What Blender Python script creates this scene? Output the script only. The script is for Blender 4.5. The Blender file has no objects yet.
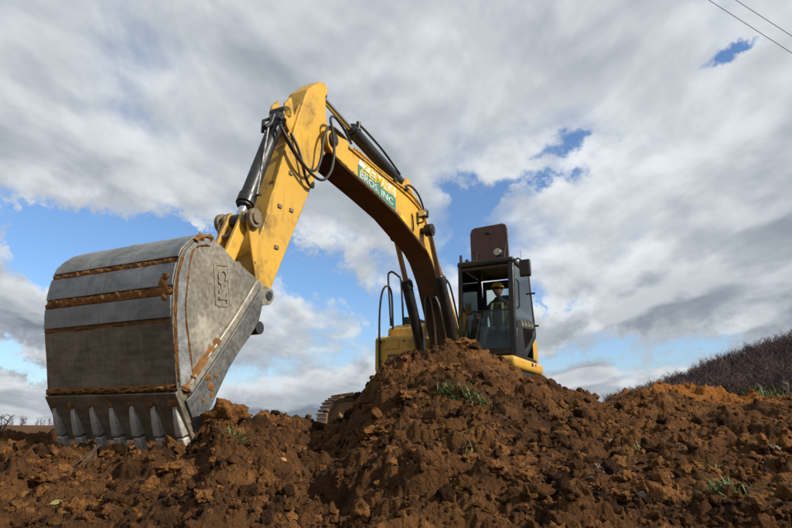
import bpy, bmesh, math, random
import numpy as np
from mathutils import Vector, Matrix, Quaternion
R = math.radians
random.seed(7); RNG = np.random.default_rng(7)
SC = bpy.context.scene
COL = SC.collection

# ------------------------------------------------------------------ camera
cam = bpy.data.cameras.new('camera'); CAM = bpy.data.objects.new('camera', cam); COL.objects.link(CAM)
cam.sensor_width = 36; cam.lens = 28.0; cam.clip_start = 0.05; cam.clip_end = 3000
CAM.location = (0, 0, 0); CAM.rotation_euler = (R(90 + 14.65), 0, 0)
SC.camera = CAM
SC.render.resolution_x = 1024; SC.render.resolution_y = 683

# ------------------------------------------------------------------ light
SUN_AZ, SUN_EL = 115.0, 34.0          # azimuth clockwise from +Y
SUN_STRENGTH = 5.0
SKY_STRENGTH = 0.10
SC.view_settings.view_transform = 'Standard'; SC.view_settings.look = 'None'
SC.view_settings.gamma = 1; SC.view_settings.exposure = 0.0
SC.view_settings.use_curve_mapping = False

def nd(nt, typ, **kw):
    n = nt.nodes.new(typ)
    for k, v in kw.items():
        if k == 'inp':
            for kk, vv in v.items():
                s = n.inputs[kk]
                if hasattr(vv, 'is_output'): nt.links.new(vv, s)
                else: s.default_value = vv
        else: setattr(n, k, v)
    return n
def mth(nt, op, a, b=0.0, c=0.0, clamp=False):
    return nd(nt, 'ShaderNodeMath', operation=op, use_clamp=clamp, inp={0: a, 1: b, 2: c}).outputs[0]
def vmt(nt, op, a, b=(0, 0, 0)):
    n = nd(nt, 'ShaderNodeVectorMath', operation=op, inp={0: a, 1: b})
    return n.outputs['Value'] if op in ('LENGTH', 'DOT_PRODUCT', 'DISTANCE') else n.outputs[0]
def rng(nt, v, a, b, c=0.0, d=1.0, smooth=True):
    return nd(nt, 'ShaderNodeMapRange', interpolation_type='SMOOTHSTEP' if smooth else 'LINEAR',
              inp={0: v, 1: a, 2: b, 3: c, 4: d}).outputs[0]
def mixc(nt, fac, a, b, mode='MIX'):
    n = nd(nt, 'ShaderNodeMix', data_type='RGBA', blend_type=mode)
    for i, v in ((0, fac), (6, a), (7, b)):
        if hasattr(v, 'is_output'): nt.links.new(v, n.inputs[i])
        else: n.inputs[i].default_value = (v if i == 0 else (*v[:3], 1))
    return n.outputs[2]
def noise(nt, vec, scale, detail=5, rough=.55, dist=0.0):
    n = nd(nt, 'ShaderNodeTexNoise', inp={'Scale': scale, 'Detail': detail, 'Roughness': rough, 'Distortion': dist})
    if vec is not None: nt.links.new(vec, n.inputs['Vector'])
    return n.outputs['Fac']

W = bpy.data.worlds.new('World'); SC.world = W; W.use_nodes = True
nt = W.node_tree; nt.nodes.clear()
sky = nd(nt, 'ShaderNodeTexSky', sky_type='NISHITA', sun_disc=False, sun_elevation=R(SUN_EL), sun_rotation=R(SUN_AZ),
         air_density=1.0, dust_density=0.4, ozone_density=2.0)
D = nd(nt, 'ShaderNodeTexCoord').outputs['Generated']
sp = nd(nt, 'ShaderNodeSeparateXYZ', inp={0: D})
dx, dy, dz = sp.outputs
def plane(zoff, k=.20):
    zz = mth(nt, 'ADD', mth(nt, 'MAXIMUM', mth(nt, 'ADD', dz, zoff), 0.0), k)
    return nd(nt, 'ShaderNodeCombineXYZ', inp={0: mth(nt, 'DIVIDE', dx, zz), 1: mth(nt, 'DIVIDE', dy, zz), 2: 0.37}).outputs[0]
def cloudfield(zoff):
    q = nd(nt, 'ShaderNodeMapping', vector_type='POINT', inp={0: plane(zoff), 'Location': (3.1, 1.7, 0), 'Rotation': (0, 0, R(-35)), 'Scale': (1.0, .62, 1.0)}).outputs[0]
    a = noise(nt, q, 1.30, 7, .50, .30)
    b = noise(nt, q, 4.2, 5, .50, .2)
    return mth(nt, 'ADD', mth(nt, 'MULTIPLY', a, .66), mth(nt, 'MULTIPLY', b, .34))
n0 = cloudfield(0.0); n1 = cloudfield(0.030)
wn = nd(nt, 'ShaderNodeTexNoise', inp={'Vector': D, 'Scale': 7.0, 'Detail': 6.0, 'Roughness': .62}).outputs['Color']
DW = vmt(nt, 'ADD', D, vmt(nt, 'MULTIPLY', vmt(nt, 'SUBTRACT', wn, (.5, .5, .5)), (.34, .34, .17)))
# openings of clear air between the cloud banks (direction, half width across, half height, depth)
gaps = [((-.47, .845, .262), .20, .060, .27), ((-.33, .90, .250), .16, .045, .24), ((-.525, .848, .090), .10, .028, .26), ((-.13, .955, .245), .09, .05, .18),
        ((.125, .925, .352), .045, .026, .17), ((.205, .905, .372), .05, .018, .17), ((.26, .87, .42), .04, .012, .20), ((.46, .74, .487), .05, .010, .20),
        ((.255, .945, .175), .08, .024, .26), ((.40, .905, .118), .15, .022, .20), ((-.05, .985, .15), .10, .05, .18), ((-.30, .95, .07), .14, .02, .16), ((.13, .96, .27), .05, .03, .16)]
gsum = None
for (g, w, h, amp) in gaps:
    l = vmt(nt, 'LENGTH', vmt(nt, 'MULTIPLY', vmt(nt, 'SUBTRACT', DW, g), (1 / w, 1 / w, 1 / h)))
    e = rng(nt, l, 0.0, 1.9, amp, 0.0)
    gsum = e if gsum is None else mth(nt, 'ADD', gsum, e)
puff = noise(nt, DW, 11.0, 5, .55)                          # small cumulus floating in the openings
gsum = mth(nt, 'MULTIPLY', gsum, rng(nt, puff, .42, .60, 1.1, .40))
cover = mth(nt, 'SUBTRACT', mth(nt, 'ADD', n0, .115), gsum)
mask = rng(nt, cover, .400, .560)
thick = rng(nt, cover, .50, .74)
relief = mth(nt, 'SUBTRACT', n0, n1)                       # upper edges of the banks catch the sun
lit = rng(nt, relief, -.050, .080)
fine = noise(nt, plane(0.0), 6.0, 6, .6)
br = mth(nt, 'ADD', mth(nt, 'MULTIPLY', lit, .52), mth(nt, 'MULTIPLY', mth(nt, 'SUBTRACT', 1.0, thick), .46))
big = noise(nt, plane(0.0, .30), .75, 3, .5)
br = mth(nt, 'ADD', br, mth(nt, 'MULTIPLY', mth(nt, 'SUBTRACT', big, .54), 1.3))
br = mth(nt, 'ADD', br, mth(nt, 'MULTIPLY', mth(nt, 'SUBTRACT', fine, .5), .10), clamp=True)
ccol = mixc(nt, br, (2.15, 2.55, 3.1), (8.2, 8.6, 8.9))
skyb = mixc(nt, rng(nt, dz, 0.0, .22, .38, .04), mixc(nt, 1.0, sky.outputs[0], (1.08, 1.33, 1.60), 'MULTIPLY'), (5.2, 6.2, 7.2))
fin = mixc(nt, mask, skyb, ccol)
bg = nd(nt, 'ShaderNodeBackground', inp={0: fin, 1: SKY_STRENGTH})
out = nd(nt, 'ShaderNodeOutputWorld'); nt.links.new(bg.outputs[0], out.inputs[0])

sl = bpy.data.lights.new('sun', 'SUN'); SUN = bpy.data.objects.new('sun', sl); COL.objects.link(SUN)
sl.energy = SUN_STRENGTH; sl.angle = R(0.6); sl.color = (1, .93, .82)
sdir = Vector((math.sin(R(SUN_AZ)) * math.cos(R(SUN_EL)), math.cos(R(SUN_AZ)) * math.cos(R(SUN_EL)), math.sin(R(SUN_EL))))
SUN.rotation_euler = sdir.to_track_quat('Z', 'Y').to_euler(); SUN.location = sdir * 40

# ------------------------------------------------------------------ materials
MAT = {}
def mat(name, build):
    m = bpy.data.materials.new(name); m.use_nodes = True
    nt = m.node_tree; b = nt.nodes['Principled BSDF']
    build(nt, b); MAT[name] = m; return m
def obco(nt): return nd(nt, 'ShaderNodeTexCoord').outputs['Object']
def setb(nt, b, **kw):
    for k, v in kw.items():
        k = k.replace('_', ' ')
        if hasattr(v, 'is_output'): nt.links.new(v, b.inputs[k])
        else: b.inputs[k].default_value = (*v, 1) if isinstance(v, tuple) and len(v) == 3 else v
def bump(nt, b, h, strength=.3, dist=.01):
    n = nd(nt, 'ShaderNodeBump', inp={'Strength': strength, 'Distance': dist, 'Height': h})
    nt.links.new(n.outputs[0], b.inputs['Normal'])
def paint(base, grime=(.09, .045, .018), amt=.5, rough=.42, spot=(.035, .02, .012), gs=2.2):
    def f(nt, b):
        c = obco(nt)
        n1 = noise(nt, c, gs, 7, .65, .5); n2 = noise(nt, c, 17, 4, .6); n3 = noise(nt, c, .9, 3)
        n4 = noise(nt, c, 8.5, 2, .5)
        faded = mixc(nt, rng(nt, n3, .35, .65), base, tuple(min(1, x * .82 + .02) for x in base))
        g = rng(nt, mth(nt, 'ADD', n1, mth(nt, 'MULTIPLY', n2, .25)), .60, .86, 0, amt)
        col = mixc(nt, g, faded, grime)
        s = rng(nt, n4, .70, .74, 0, .85)
        col = mixc(nt, s, col, spot)
        st = nd(nt, 'ShaderNodeMapping', inp={0: c, 'Scale': (9, 9, 1.1)}).outputs[0]
        col = mixc(nt, rng(nt, noise(nt, st, 1.0, 5, .6), .56, .74, 0, amt * .55), col, grime)
        bv = nd(nt, 'ShaderNodeBevel', samples=4, inp={0: .022}).outputs[0]
        ed = mth(nt, 'SUBTRACT', 1.0, vmt(nt, 'DOT_PRODUCT', bv, nd(nt, 'ShaderNodeNewGeometry').outputs['Normal']))
        ew = mth(nt, 'MULTIPLY', rng(nt, ed, .02, .12), rng(nt, noise(nt, c, 14, 5, .7), .47, .60))
        col = mixc(nt, ew, col, spot)
        setb(nt, b, Base_Color=col, Roughness=rng(nt, n2, .3, .7, rough - .08, rough + .2))
        bump(nt, b, n2, .12, .004)
    return f
mat('yellow_paint', paint((.68, .385, .035), amt=.75))
mat('shaded_paint', paint((.15, .072, .016), (.040, .024, .014), 1.0, .7, gs=1.4))  # boom yellow darkened to paint in the underside's shade, blotched darker still
mat('yellow_body', paint((.62, .345, .032), amt=.8))
mat('black_paint', paint((.006, .006, .0065), (.035, .024, .016), .35, .36))
mat('cab_black', paint((.005, .005, .0055), (.025, .02, .014), .3, .30))
mat('pin_steel', paint((.22, .16, .085), (.07, .045, .028), .9, .55, gs=7))
mat('hatch_brown', paint((.115, .052, .036), (.05, .03, .022), .5, .6))
mat('decal_white', paint((.72, .72, .68), (.3, .2, .1), .25, .5))
mat('decal_green', paint((.045, .21, .145), (.16, .17, .08), .4, .55))
mat('decal_yellow', paint((.80, .52, .03), (.3, .2, .1), .2, .5))
mat('jacket', lambda nt, b: setb(nt, b, Base_Color=(.018, .018, .020), Roughness=.9))
mat('vest', lambda nt, b: setb(nt, b, Base_Color=(.045, .050, .026), Roughness=.9))
mat('vest_strip', lambda nt, b: setb(nt, b, Base_Color=(.20, .19, .11), Roughness=.7))
mat('skin', lambda nt, b: setb(nt, b, Base_Color=(.22, .115, .075), Roughness=.6))
mat('helmet', lambda nt, b: setb(nt, b, Base_Color=(.55, .33, .02), Roughness=.4))
mat('dark_lens', lambda nt, b: setb(nt, b, Base_Color=(.006, .006, .006), Roughness=.15))
mat('rubber', lambda nt, b: setb(nt, b, Base_Color=(.022, .022, .021), Roughness=.55))
mat('hose_grey', lambda nt, b: setb(nt, b, Base_Color=(.30, .30, .28), Roughness=.35, Metallic=.6))
mat('seat_cloth', lambda nt, b: setb(nt, b, Base_Color=(.02, .02, .022), Roughness=.95))
mat('chrome', lambda nt, b: setb(nt, b, Base_Color=(.72, .74, .76), Metallic=1.0, Roughness=.16))
mat('lamp_glass', lambda nt, b: setb(nt, b, Base_Color=(.62, .60, .52), Roughness=.12, Metallic=.55))
mat('mirror_glass', lambda nt, b: setb(nt, b, Base_Color=(.5, .52, .55), Metallic=1.0, Roughness=.08))
mat('cable', lambda nt, b: setb(nt, b, Base_Color=(.05, .05, .055), Roughness=.6))
mat('red_lens', lambda nt, b: setb(nt, b, Base_Color=(.45, .02, .015), Roughness=.25))
def f_glass(nt, b, add=.0, tint=(.74, .80, .78, 1)):
    for n in list(nt.nodes):
        if n.type != 'OUTPUT_MATERIAL': nt.nodes.remove(n)
    o = [n for n in nt.nodes if n.type == 'OUTPUT_MATERIAL'][0]
    t = nd(nt, 'ShaderNodeBsdfTransparent', inp={0: tint})
    g = nd(nt, 'ShaderNodeBsdfGlossy', inp={0: (.9, .95, .95, 1), 1: .03})
    d = nd(nt, 'ShaderNodeBsdfDiffuse', inp={0: (.24, .25, .21, 1)})
    fr = nd(nt, 'ShaderNodeFresnel', inp={0: 1.5})
    dn = noise(nt, obco(nt), 5, 5, .6)
    m0 = nd(nt, 'ShaderNodeMixShader', inp={0: rng(nt, dn, .4, .75, .015, .07), 1: t.outputs[0], 2: d.outputs[0]})
    m1 = nd(nt, 'ShaderNodeMixShader', inp={0: mth(nt, 'ADD', fr.outputs[0], add), 1: m0.outputs[0], 2: g.outputs[0]})
    nt.links.new(m1.outputs[0], o.inputs[0])

mat('glass', f_glass)
mat('door_glass', lambda nt, b: f_glass(nt, b, .20, (.90, .95, .94, 1)))
def f_steel(dark, light, mudamt):
    def f(nt, b):
        c = obco(nt)
        st = nd(nt, 'ShaderNodeMapping', inp={0: c, 'Scale': (1, .25, 1)}).outputs[0]
        n1 = noise(nt, c, 2.6, 8, .65, .6); n2 = noise(nt, st, 26, 5, .6); n3 = noise(nt, c, 7, 6, .65)
        col = mixc(nt, rng(nt, mth(nt, 'ADD', mth(nt, 'MULTIPLY', n1, .6), mth(nt, 'MULTIPLY', n2, .4)), .36, .66), dark, light)
        sc_ = nd(nt, 'ShaderNodeMapping', inp={0: c, 'Rotation': (R(9), 0, 0), 'Scale': (2.0, 34, 1.3)}).outputs[0]
        scr = noise(nt, sc_, 1.6, 4, .7)
        col = mixc(nt, rng(nt, scr, .58, .70, 0, .55), col, tuple(min(1, x * 1.55) for x in light))
        col = mixc(nt, rng(nt, scr, .30, .42, .55, 0), col, tuple(x * .55 for x in dark))
        col = mixc(nt, rng(nt, noise(nt, c, 1.7, 7, .7, .8), .50, .68, 0, mudamt * .75), col, (.165, .115, .066))
        mud = rng(nt, mth(nt, 'ADD', mth(nt, 'MULTIPLY', n3, .7), mth(nt, 'MULTIPLY', n1, .3)), .56, .72, 0, mudamt)
        col = mixc(nt, mud, col, (.20, .135, .072))
        setb(nt, b, Base_Color=col, Metallic=mth(nt, 'MULTIPLY', mth(nt, 'SUBTRACT', 1.0, mud), .35), Roughness=rng(nt, n2, .3, .7, .38, .62))
        bump(nt, b, mth(nt, 'ADD', n2, mud), .18, .004)
    return f
mat('bucket_shell', f_steel((.115, .098, .070), (.27, .235, .170), .6))
mat('bucket_wear', f_steel((.15, .155, .155), (.33, .335, .33), .45))
mat('bucket_side', f_steel((.17, .155, .125), (.38, .35, .28), .75))
mat('cutter_steel', f_steel((.075, .078, .076), (.185, .185, .172), .5))
mat('tooth_steel', f_steel((.30, .29, .26), (.62, .60, .56), .75))
mat('track_steel', f_steel((.20, .11, .045), (.36, .20, .08), .8))
def soil_color(nt, c, rnd=None):
    n1 = noise(nt, c, .75, 4, .6); n2 = noise(nt, c, 4.5, 6, .65, .4); n3 = noise(nt, c, 38, 4, .6)
    v = mth(nt, 'ADD', mth(nt, 'MULTIPLY', n1, .5), mth(nt, 'MULTIPLY', n2, .5))
    if rnd is not None: v = mth(nt, 'ADD', v, mth(nt, 'MULTIPLY', mth(nt, 'SUBTRACT', rnd, .5), .30))
    col = mixc(nt, rng(nt, v, .38, .52), (.048, .023, .010), (.136, .062, .022))
    col = mixc(nt, rng(nt, v, .51, .66), col, (.30, .136, .043))
    # subsoil: the ridge on the right and a few streaks are a raw orange clay
    l = vmt(nt, 'LENGTH', vmt(nt, 'MULTIPLY', vmt(nt, 'SUBTRACT', c, (4.15, 8.9, .55)), (.70, .50, 2.6)))
    cl = rng(nt, mth(nt, 'ADD', l, mth(nt, 'MULTIPLY', mth(nt, 'SUBTRACT', n2, .5), 1.1)), .75, 1.15, .95, 0)
    col = mixc(nt, cl, col, (.36, .140, .030))
    col = mixc(nt, rng(nt, n2, .68, .76, 0, .7), col, (.33, .145, .042))
    col = mixc(nt, rng(nt, n3, .3, .7, .0, .5), col, mixc(nt, 1.0, col, (.62, .58, .55), 'MULTIPLY'))
    return col, n2, n3
def soil_bump(nt, b, c):
    w = vmt(nt, 'ADD', c, vmt(nt, 'MULTIPLY', nd(nt, 'ShaderNodeTexNoise', inp={'Vector': c, 'Scale': 40.0, 'Detail': 3.0}).outputs['Color'], (.03, .03, .03)))
    v1 = nd(nt, 'ShaderNodeTexVoronoi', inp={'Vector': w, 'Scale': 34.0}).outputs['Distance']
    v2 = nd(nt, 'ShaderNodeTexVoronoi', inp={'Vector': w, 'Scale': 85.0}).outputs['Distance']
    h = mth(nt, 'ADD', mth(nt, 'MULTIPLY', noise(nt, c, 26, 7, .7), 1.1), mth(nt, 'ADD', mth(nt, 'MULTIPLY', v1, -.55), mth(nt, 'MULTIPLY', v2, -.28)))
    bump(nt, b, h, 1.0, .04)
def f_soil(nt, b):
    c = nd(nt, 'ShaderNodeNewGeometry').outputs['Position']
    col, n2, n3 = soil_color(nt, c)
    setb(nt, b, Base_Color=col, Roughness=.95, Specular_IOR_Level=.12)
    soil_bump(nt, b, c)
mat('soil', f_soil)
def f_clod(nt, b):
    g = nd(nt, 'ShaderNodeNewGeometry')
    col, n2, n3 = soil_color(nt, g.outputs['Position'], g.outputs['Random Per Island'])
    setb(nt, b, Base_Color=col, Roughness=.95, Specular_IOR_Level=.12)
    soil_bump(nt, b, g.outputs['Position'])
mat('clod_soil', f_clod)
def f_mud(nt, b):
    c = obco(nt); n = noise(nt, c, 9, 6, .65); n2 = noise(nt, c, 60, 4, .7)
    setb(nt, b, Base_Color=mixc(nt, rng(nt, n, .35, .65), (.17, .078, .026), (.30, .140, .046)), Roughness=.95, Specular_IOR_Level=.1)
    bump(nt, b, n2, .8, .015)
mat('caked_mud', f_mud)
def plain(col, rough=.8, var=.35, sc=12):
    def f(nt, b):
        n = noise(nt, obco(nt), sc, 4, .6)
        setb(nt, b, Base_Color=mixc(nt, rng(nt, n, .3, .7), tuple(x * (1 - var) for x in col), tuple(min(1, x * (1 + var)) for x in col)), Roughness=rough)
    return f
mat('stone', plain((.21, .165, .12), .85))
def f_blade(nt, b):
    g = nd(nt, 'ShaderNodeNewGeometry')
    setb(nt, b, Base_Color=mixc(nt, g.outputs['Random Per Island'], (.040, .095, .020), (.19, .20, .065)), Roughness=.6)
mat('grass_blade', f_blade)
mat('leaf_yellow', plain((.22, .20, .05), .6, .2, 30))
mat('leaf_orange', plain((.36, .16, .03), .6, .2, 30))
mat('twig', plain((.09, .052, .03), .9))
mat('weed_dark', plain((.05, .035, .025), .9))
def f_wood(nt, b):
    g = nd(nt, 'ShaderNodeNewGeometry')
    n = noise(nt, g.outputs['Position'], .05, 3, .5)
    setb(nt, b, Base_Color=mixc(nt, rng(nt, n, .35, .65), (.062, .044, .048), (.120, .076, .066)), Roughness=.9)
mat('bare_wood', f_wood)
mat('pale_bark', plain((.30, .25, .19), .85))
mat('hill_floor', plain((.040, .029, .024), .95, .4, .15))

# ------------------------------------------------------------------ mesh helpers
def tag(o, label=None, cat=None, group=None, kind=None):
    for k, v in (('label', label), ('category', cat), ('group', group), ('kind', kind)):
        if v: o[k] = v
    return o
def link(name, me, m, parent=None):
    o = bpy.data.objects.new(name, me); COL.objects.link(o)
    if m is not None and not me.materials: me.materials.append(MAT[m] if isinstance(m, str) else m)
    if parent is not None: o.parent = parent
    return o
def empty(name, loc=(0, 0, 0), rz=0.0, parent=None):
    o = bpy.data.objects.new(name, None); COL.objects.link(o)
    o.location = loc; o.rotation_euler = (0, 0, rz); o.empty_display_size = .3
    if parent is not None: o.parent = parent
    return o
class MB:
    def __init__(s): s.v = []; s.f = []
    def add(s, v, f):
        k = len(s.v); s.v += [tuple(p) for p in v]; s.f += [tuple(i + k for i in q) for q in f]; return s
    def box(s, a, b):
        (x0, y0, z0), (x1, y1, z1) = a, b
        return s.add([(x0, y0, z0), (x1, y0, z0), (x1, y1, z0), (x0, y1, z0), (x0, y0, z1), (x1, y0, z1), (x1, y1, z1), (x0, y1, z1)],
                     [(0, 3, 2, 1), (4, 5, 6, 7), (0, 1, 5, 4), (1, 2, 6, 5), (2, 3, 7, 6), (3, 0, 4, 7)])
    def prism(s, prof, y0, y1):                      # outline in the x-z plane pushed along y
        n = len(prof)
        v = [(x, y0, z) for x, z in prof] + [(x, y1, z) for x, z in prof]
        f = [tuple(range(n)), tuple(range(2 * n - 1, n - 1, -1))] + [(i, i + n, (i + 1) % n + n, (i + 1) % n) for i in range(n)]
        return s.add(v, f)
    def prism_x(s, prof, x0, x1):                    # outline in the y-z plane pushed along x
        n = len(prof)
        v = [(x0, y, z) for y, z in prof] + [(x1, y, z) for y, z in prof]
        f = [tuple(range(n)), tuple(range(2 * n - 1, n - 1, -1))] + [(i, i + n, (i + 1) % n + n, (i + 1) % n) for i in range(n)]
        return s.add(v, f)
    def tube(s, pts, rad, n=10, cap=True):
        pts = [Vector(p) for p in pts]; m = len(pts)
        rads = rad if isinstance(rad, (list, tuple)) else [rad] * m
        v = []; up = None
        for i, p in enumerate(pts):
            t = (pts[min(i + 1, m - 1)] - pts[max(i - 1, 0)]).normalized()
            if up is None:
                up = Vector((0, 0, 1)) if abs(t.z) < .9 else Vector((1, 0, 0))
            a = (up - t * up.dot(t)).normalized(); up = a; b = t.cross(a)
            for k in range(n):
                th = 2 * math.pi * k / n
                v.append(p + (a * math.cos(th) + b * math.sin(th)) * rads[i])
        f = [(i * n + k, i * n + (k + 1) % n, (i + 1) * n + (k + 1) % n, (i + 1) * n + k) for i in range(m - 1) for k in range(n)]
        if cap: f += [tuple(range(n - 1, -1, -1)), tuple((m - 1) * n + k for k in range(n))]
        return s.add(v, f)
    def cyl(s, a, b, r, n=20): return s.tube([a, b], r, n)
    def mesh(s, name, smooth=None):
        me = bpy.data.meshes.new(name); me.from_pydata(s.v, [], s.f); me.update()
        bm = bmesh.new(); bm.from_mesh(me); bmesh.ops.recalc_face_normals(bm, faces=bm.faces); bm.to_mesh(me); bm.free()
        if smooth is not None:
            me.shade_smooth(); me.set_sharp_from_angle(angle=R(smooth))
        return me
    def build(s, name, m, parent=None, bev=0.0, smooth=40, seg=2):
        o = link(name, s.mesh(name, smooth), m, parent)
        if bev:
            b = o.modifiers.new('bevel', 'BEVEL'); b.width = bev; b.segments = seg; b.limit_method = 'ANGLE'; b.angle_limit = R(35)
            b.harden_normals = False
        return o
def spline(pts, n=8):
    P = [Vector(p) for p in pts]; out = []
    for i in range(len(P) - 1):
        a, b, c, d = P[max(i - 1, 0)], P[i], P[i + 1], P[min(i + 2, len(P) - 1)]
        for k in range(n):
            t = k / n
            out.append(.5 * ((2 * b) + (c - a) * t + (2 * a - 5 * b + 4 * c - d) * t * t + (3 * b - a - 3 * c + d) * t ** 3))
    return out + [P[-1]]
def text_mesh(body, h, width, depth=.002, shear=0.0, bold=0.0):
    cu = bpy.data.curves.new('text', 'FONT'); cu.body = body; cu.extrude = depth; cu.offset = bold; cu.resolution_u = 3
    cu.shear = shear
    o = bpy.data.objects.new('text', cu); COL.objects.link(o)
    dg = bpy.context.evaluated_depsgraph_get(); dg.update()
    me = bpy.data.meshes.new_from_object(o.evaluated_get(dg)); bpy.data.objects.remove(o)
    n = len(me.vertices); a = np.empty(n * 3, 'f'); me.vertices.foreach_get('co', a); a = a.reshape(-1, 3)
    mn, mx = a.min(0), a.max(0)
    a[:, 0] = (a[:, 0] - mn[0]) / (mx[0] - mn[0]) * width; a[:, 1] = (a[:, 1] - mn[1]) / (mx[1] - mn[1]) * h
    me.vertices.foreach_set('co', a.ravel()); me.update(); me.materials.clear()
    return me
def place_text(me, origin, xdir, ydir):
    x = Vector(xdir).normalized(); y = Vector(ydir); z = x.cross(y).normalized(); y = z.cross(x)
    me.transform(Matrix(((x.x, y.x, z.x, origin[0]), (x.y, y.y, z.y, origin[1]), (x.z, y.z, z.z, origin[2]), (0, 0, 0, 1))))
    return me

# ------------------------------------------------------------------ numpy noise
def h2(i, j, s):
    i = i.astype(np.int64); j = j.astype(np.int64)
    h = (i * 374761393 + j * 668265263 + s * 982451653) & 0xffffffff
    h = ((h ^ (h >> 13)) * 1274126177) & 0xffffffff
    h = ((h ^ (h >> 16)) * 2246822519) & 0xffffffff
    return ((h ^ (h >> 15)) & 0xffffff) / float(0xffffff)
def vnoise(x, y, s):
    i = np.floor(x); j = np.floor(y); fx = x - i; fy = y - j
    fx = fx * fx * (3 - 2 * fx); fy = fy * fy * (3 - 2 * fy)
    a = h2(i, j, s); b = h2(i + 1, j, s); c = h2(i, j + 1, s); d = h2(i + 1, j + 1, s)
    return (a + (b - a) * fx) * (1 - fy) + (c + (d - c) * fx) * fy
def fbm(x, y, s, o=4, g=.5):
    v = 0; a = 1; t = 0
    for k in range(o):
        v = v + a * (vnoise(x * 2 ** k + 17.3 * k, y * 2 ** k - 9.1 * k, s + k) - .5); t += a; a *= g
    return v / t
def clods(x, y, cell, s, lo=.22, hi=.62):
    px = x / cell; py = y / cell; i0 = np.floor(px); j0 = np.floor(py); best = np.zeros_like(px)
    for di in (-1, 0, 1):
        for dj in (-1, 0, 1):
            i = i0 + di; j = j0 + dj
            cx = i + h2(i, j, s); cy = j + h2(i, j, s + 1); r = lo + (hi - lo) * h2(i, j, s + 2) ** 1.6
            d2 = (px - cx) ** 2 + (py - cy) ** 2 * (.6 + .9 * h2(i, j, s + 3))
            best = np.maximum(best, np.sqrt(np.maximum(r * r - d2, 0)) * (.5 + .7 * h2(i, j, s + 4)))
    return best * cell
CU = np.array([-3., -.9, -.62, -.545, -.431, -.307, -.286, -.237, -.211, -.151, -.120, -.085, -.060, -.043, -.017, .007, .055, .120, .144, .175, .230, .293, .328, .389, .430, .485, .539, .63, .9, 3.])
CY = np.array([4.5, 5.5, 6.0, 6.0, 5.5, 6.0, 6.5, 7.0, 8.0, 8.0, 8.0, 7.9, 7.8, 7.7, 7.6, 7.5, 7.5, 7.4, 7.3, 7.3, 7.3, 7.4, 7.6, 9.0, 9.5, 9.5, 9.0, 8.5, 8., 8.])
CZ = np.array([-.2, -.12, -.076, -.094, -.209, -.097, .145, -.001, .116, .053, -.073, .008, .353, .537, .797, .859, .863, .887, .802, .699, .47, .403, .276, .495, .606, .53, .381, .324, .15, 0.])
CK = np.array([.8, .8, .8, .8, .8, .9, 1.0, 1.0, 1.0, 1.1, 1.2, 1.3, 1.4, 1.4, 1.4, 1.4, 1.35, 1.3, 1.3, 1.3, 1.2, 1.15, 1.1, 1.1, 1.1, 1.1, 1.05, 1., 1., 1.])
GZ = -.45
def terrain(x, y, detail=True):
    r = np.maximum(np.hypot(x, y), 1e-3)
    yy = np.maximum(y, .02 * r)
    u = np.clip(x / yy, -3, 3) + .03 * fbm(x * 1.1, y * 1.1, 5, 3)
    d = np.where(y > 0, np.hypot(y, 0 * x), r)
    yc = np.interp(u, CU, CY) * (1 + .05 * fbm(x * .9, y * .9 + 4, 8, 2)); zc = np.interp(u, CU, CZ); k = np.interp(u, CU, CK)
    behind = y < 0.3
    s = np.clip((d - 1.5) / (yc - 1.5), 0, 1)
    zn = -.44 - .10 * np.clip((1.5 - d) / 1.5, 0, 1)
    z = zn + (zc - zn) * s ** k
    over = np.maximum(d - yc, 0)
    z = np.where(over > 0, np.maximum(zc - .30 * over - .25 * np.maximum(over - .4, 0), GZ - .02), z)
    z = np.where(behind, -.54, z)
    fade = 1 / (1 + (np.maximum(r - 12, 0) / 10) ** 2)
    near = np.clip((r - .5) / 1.5, .15, 1)
    w = .55 + .45 * np.clip(d / 5, 0, 1)
    z = z + fade * near * (.20 * w * fbm(x * 1.1, y * 1.1, 21, 3) + .10 * fbm(x * 3.1, y * 3.1, 31, 3))
    z = z + .10 * np.exp(-((x + 1.75) ** 2 / .55 + (y - 4.30) ** 2 / .09)) + .10 * np.exp(-((x + 1.12) ** 2 / .05 + (y - 4.55) ** 2 / .12))
    if detail:
        def W_(cell, k, a=.9):
            f = 1.6 / cell
            return clods(x + cell * a * fbm(x * f, y * f, k + 5, 3, .6), y + cell * a * fbm(x * f + 50, y * f, k + 7, 3, .6), cell, k)
        rough = np.clip(.62 + 1.9 * fbm(x * .9, y * .9, 61, 3) + .2 * np.clip(d / 6, 0, 1), .3, 1.25)
        zd = .40 * W_(.50, 101) + .46 * W_(.22, 111) + .52 * W_(.11, 121) + .55 * W_(.055, 131)
        zd = zd + .085 * fbm(x * 5, y * 5, 141, 5, .62) + .030 * fbm(x * 31, y * 31, 151, 3, .65)
        z = z + fade * near * rough * (zd - .045)
    return z
def tz(x, y): return float(terrain(np.array([float(x)]), np.array([float(y)]))[0])

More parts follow.
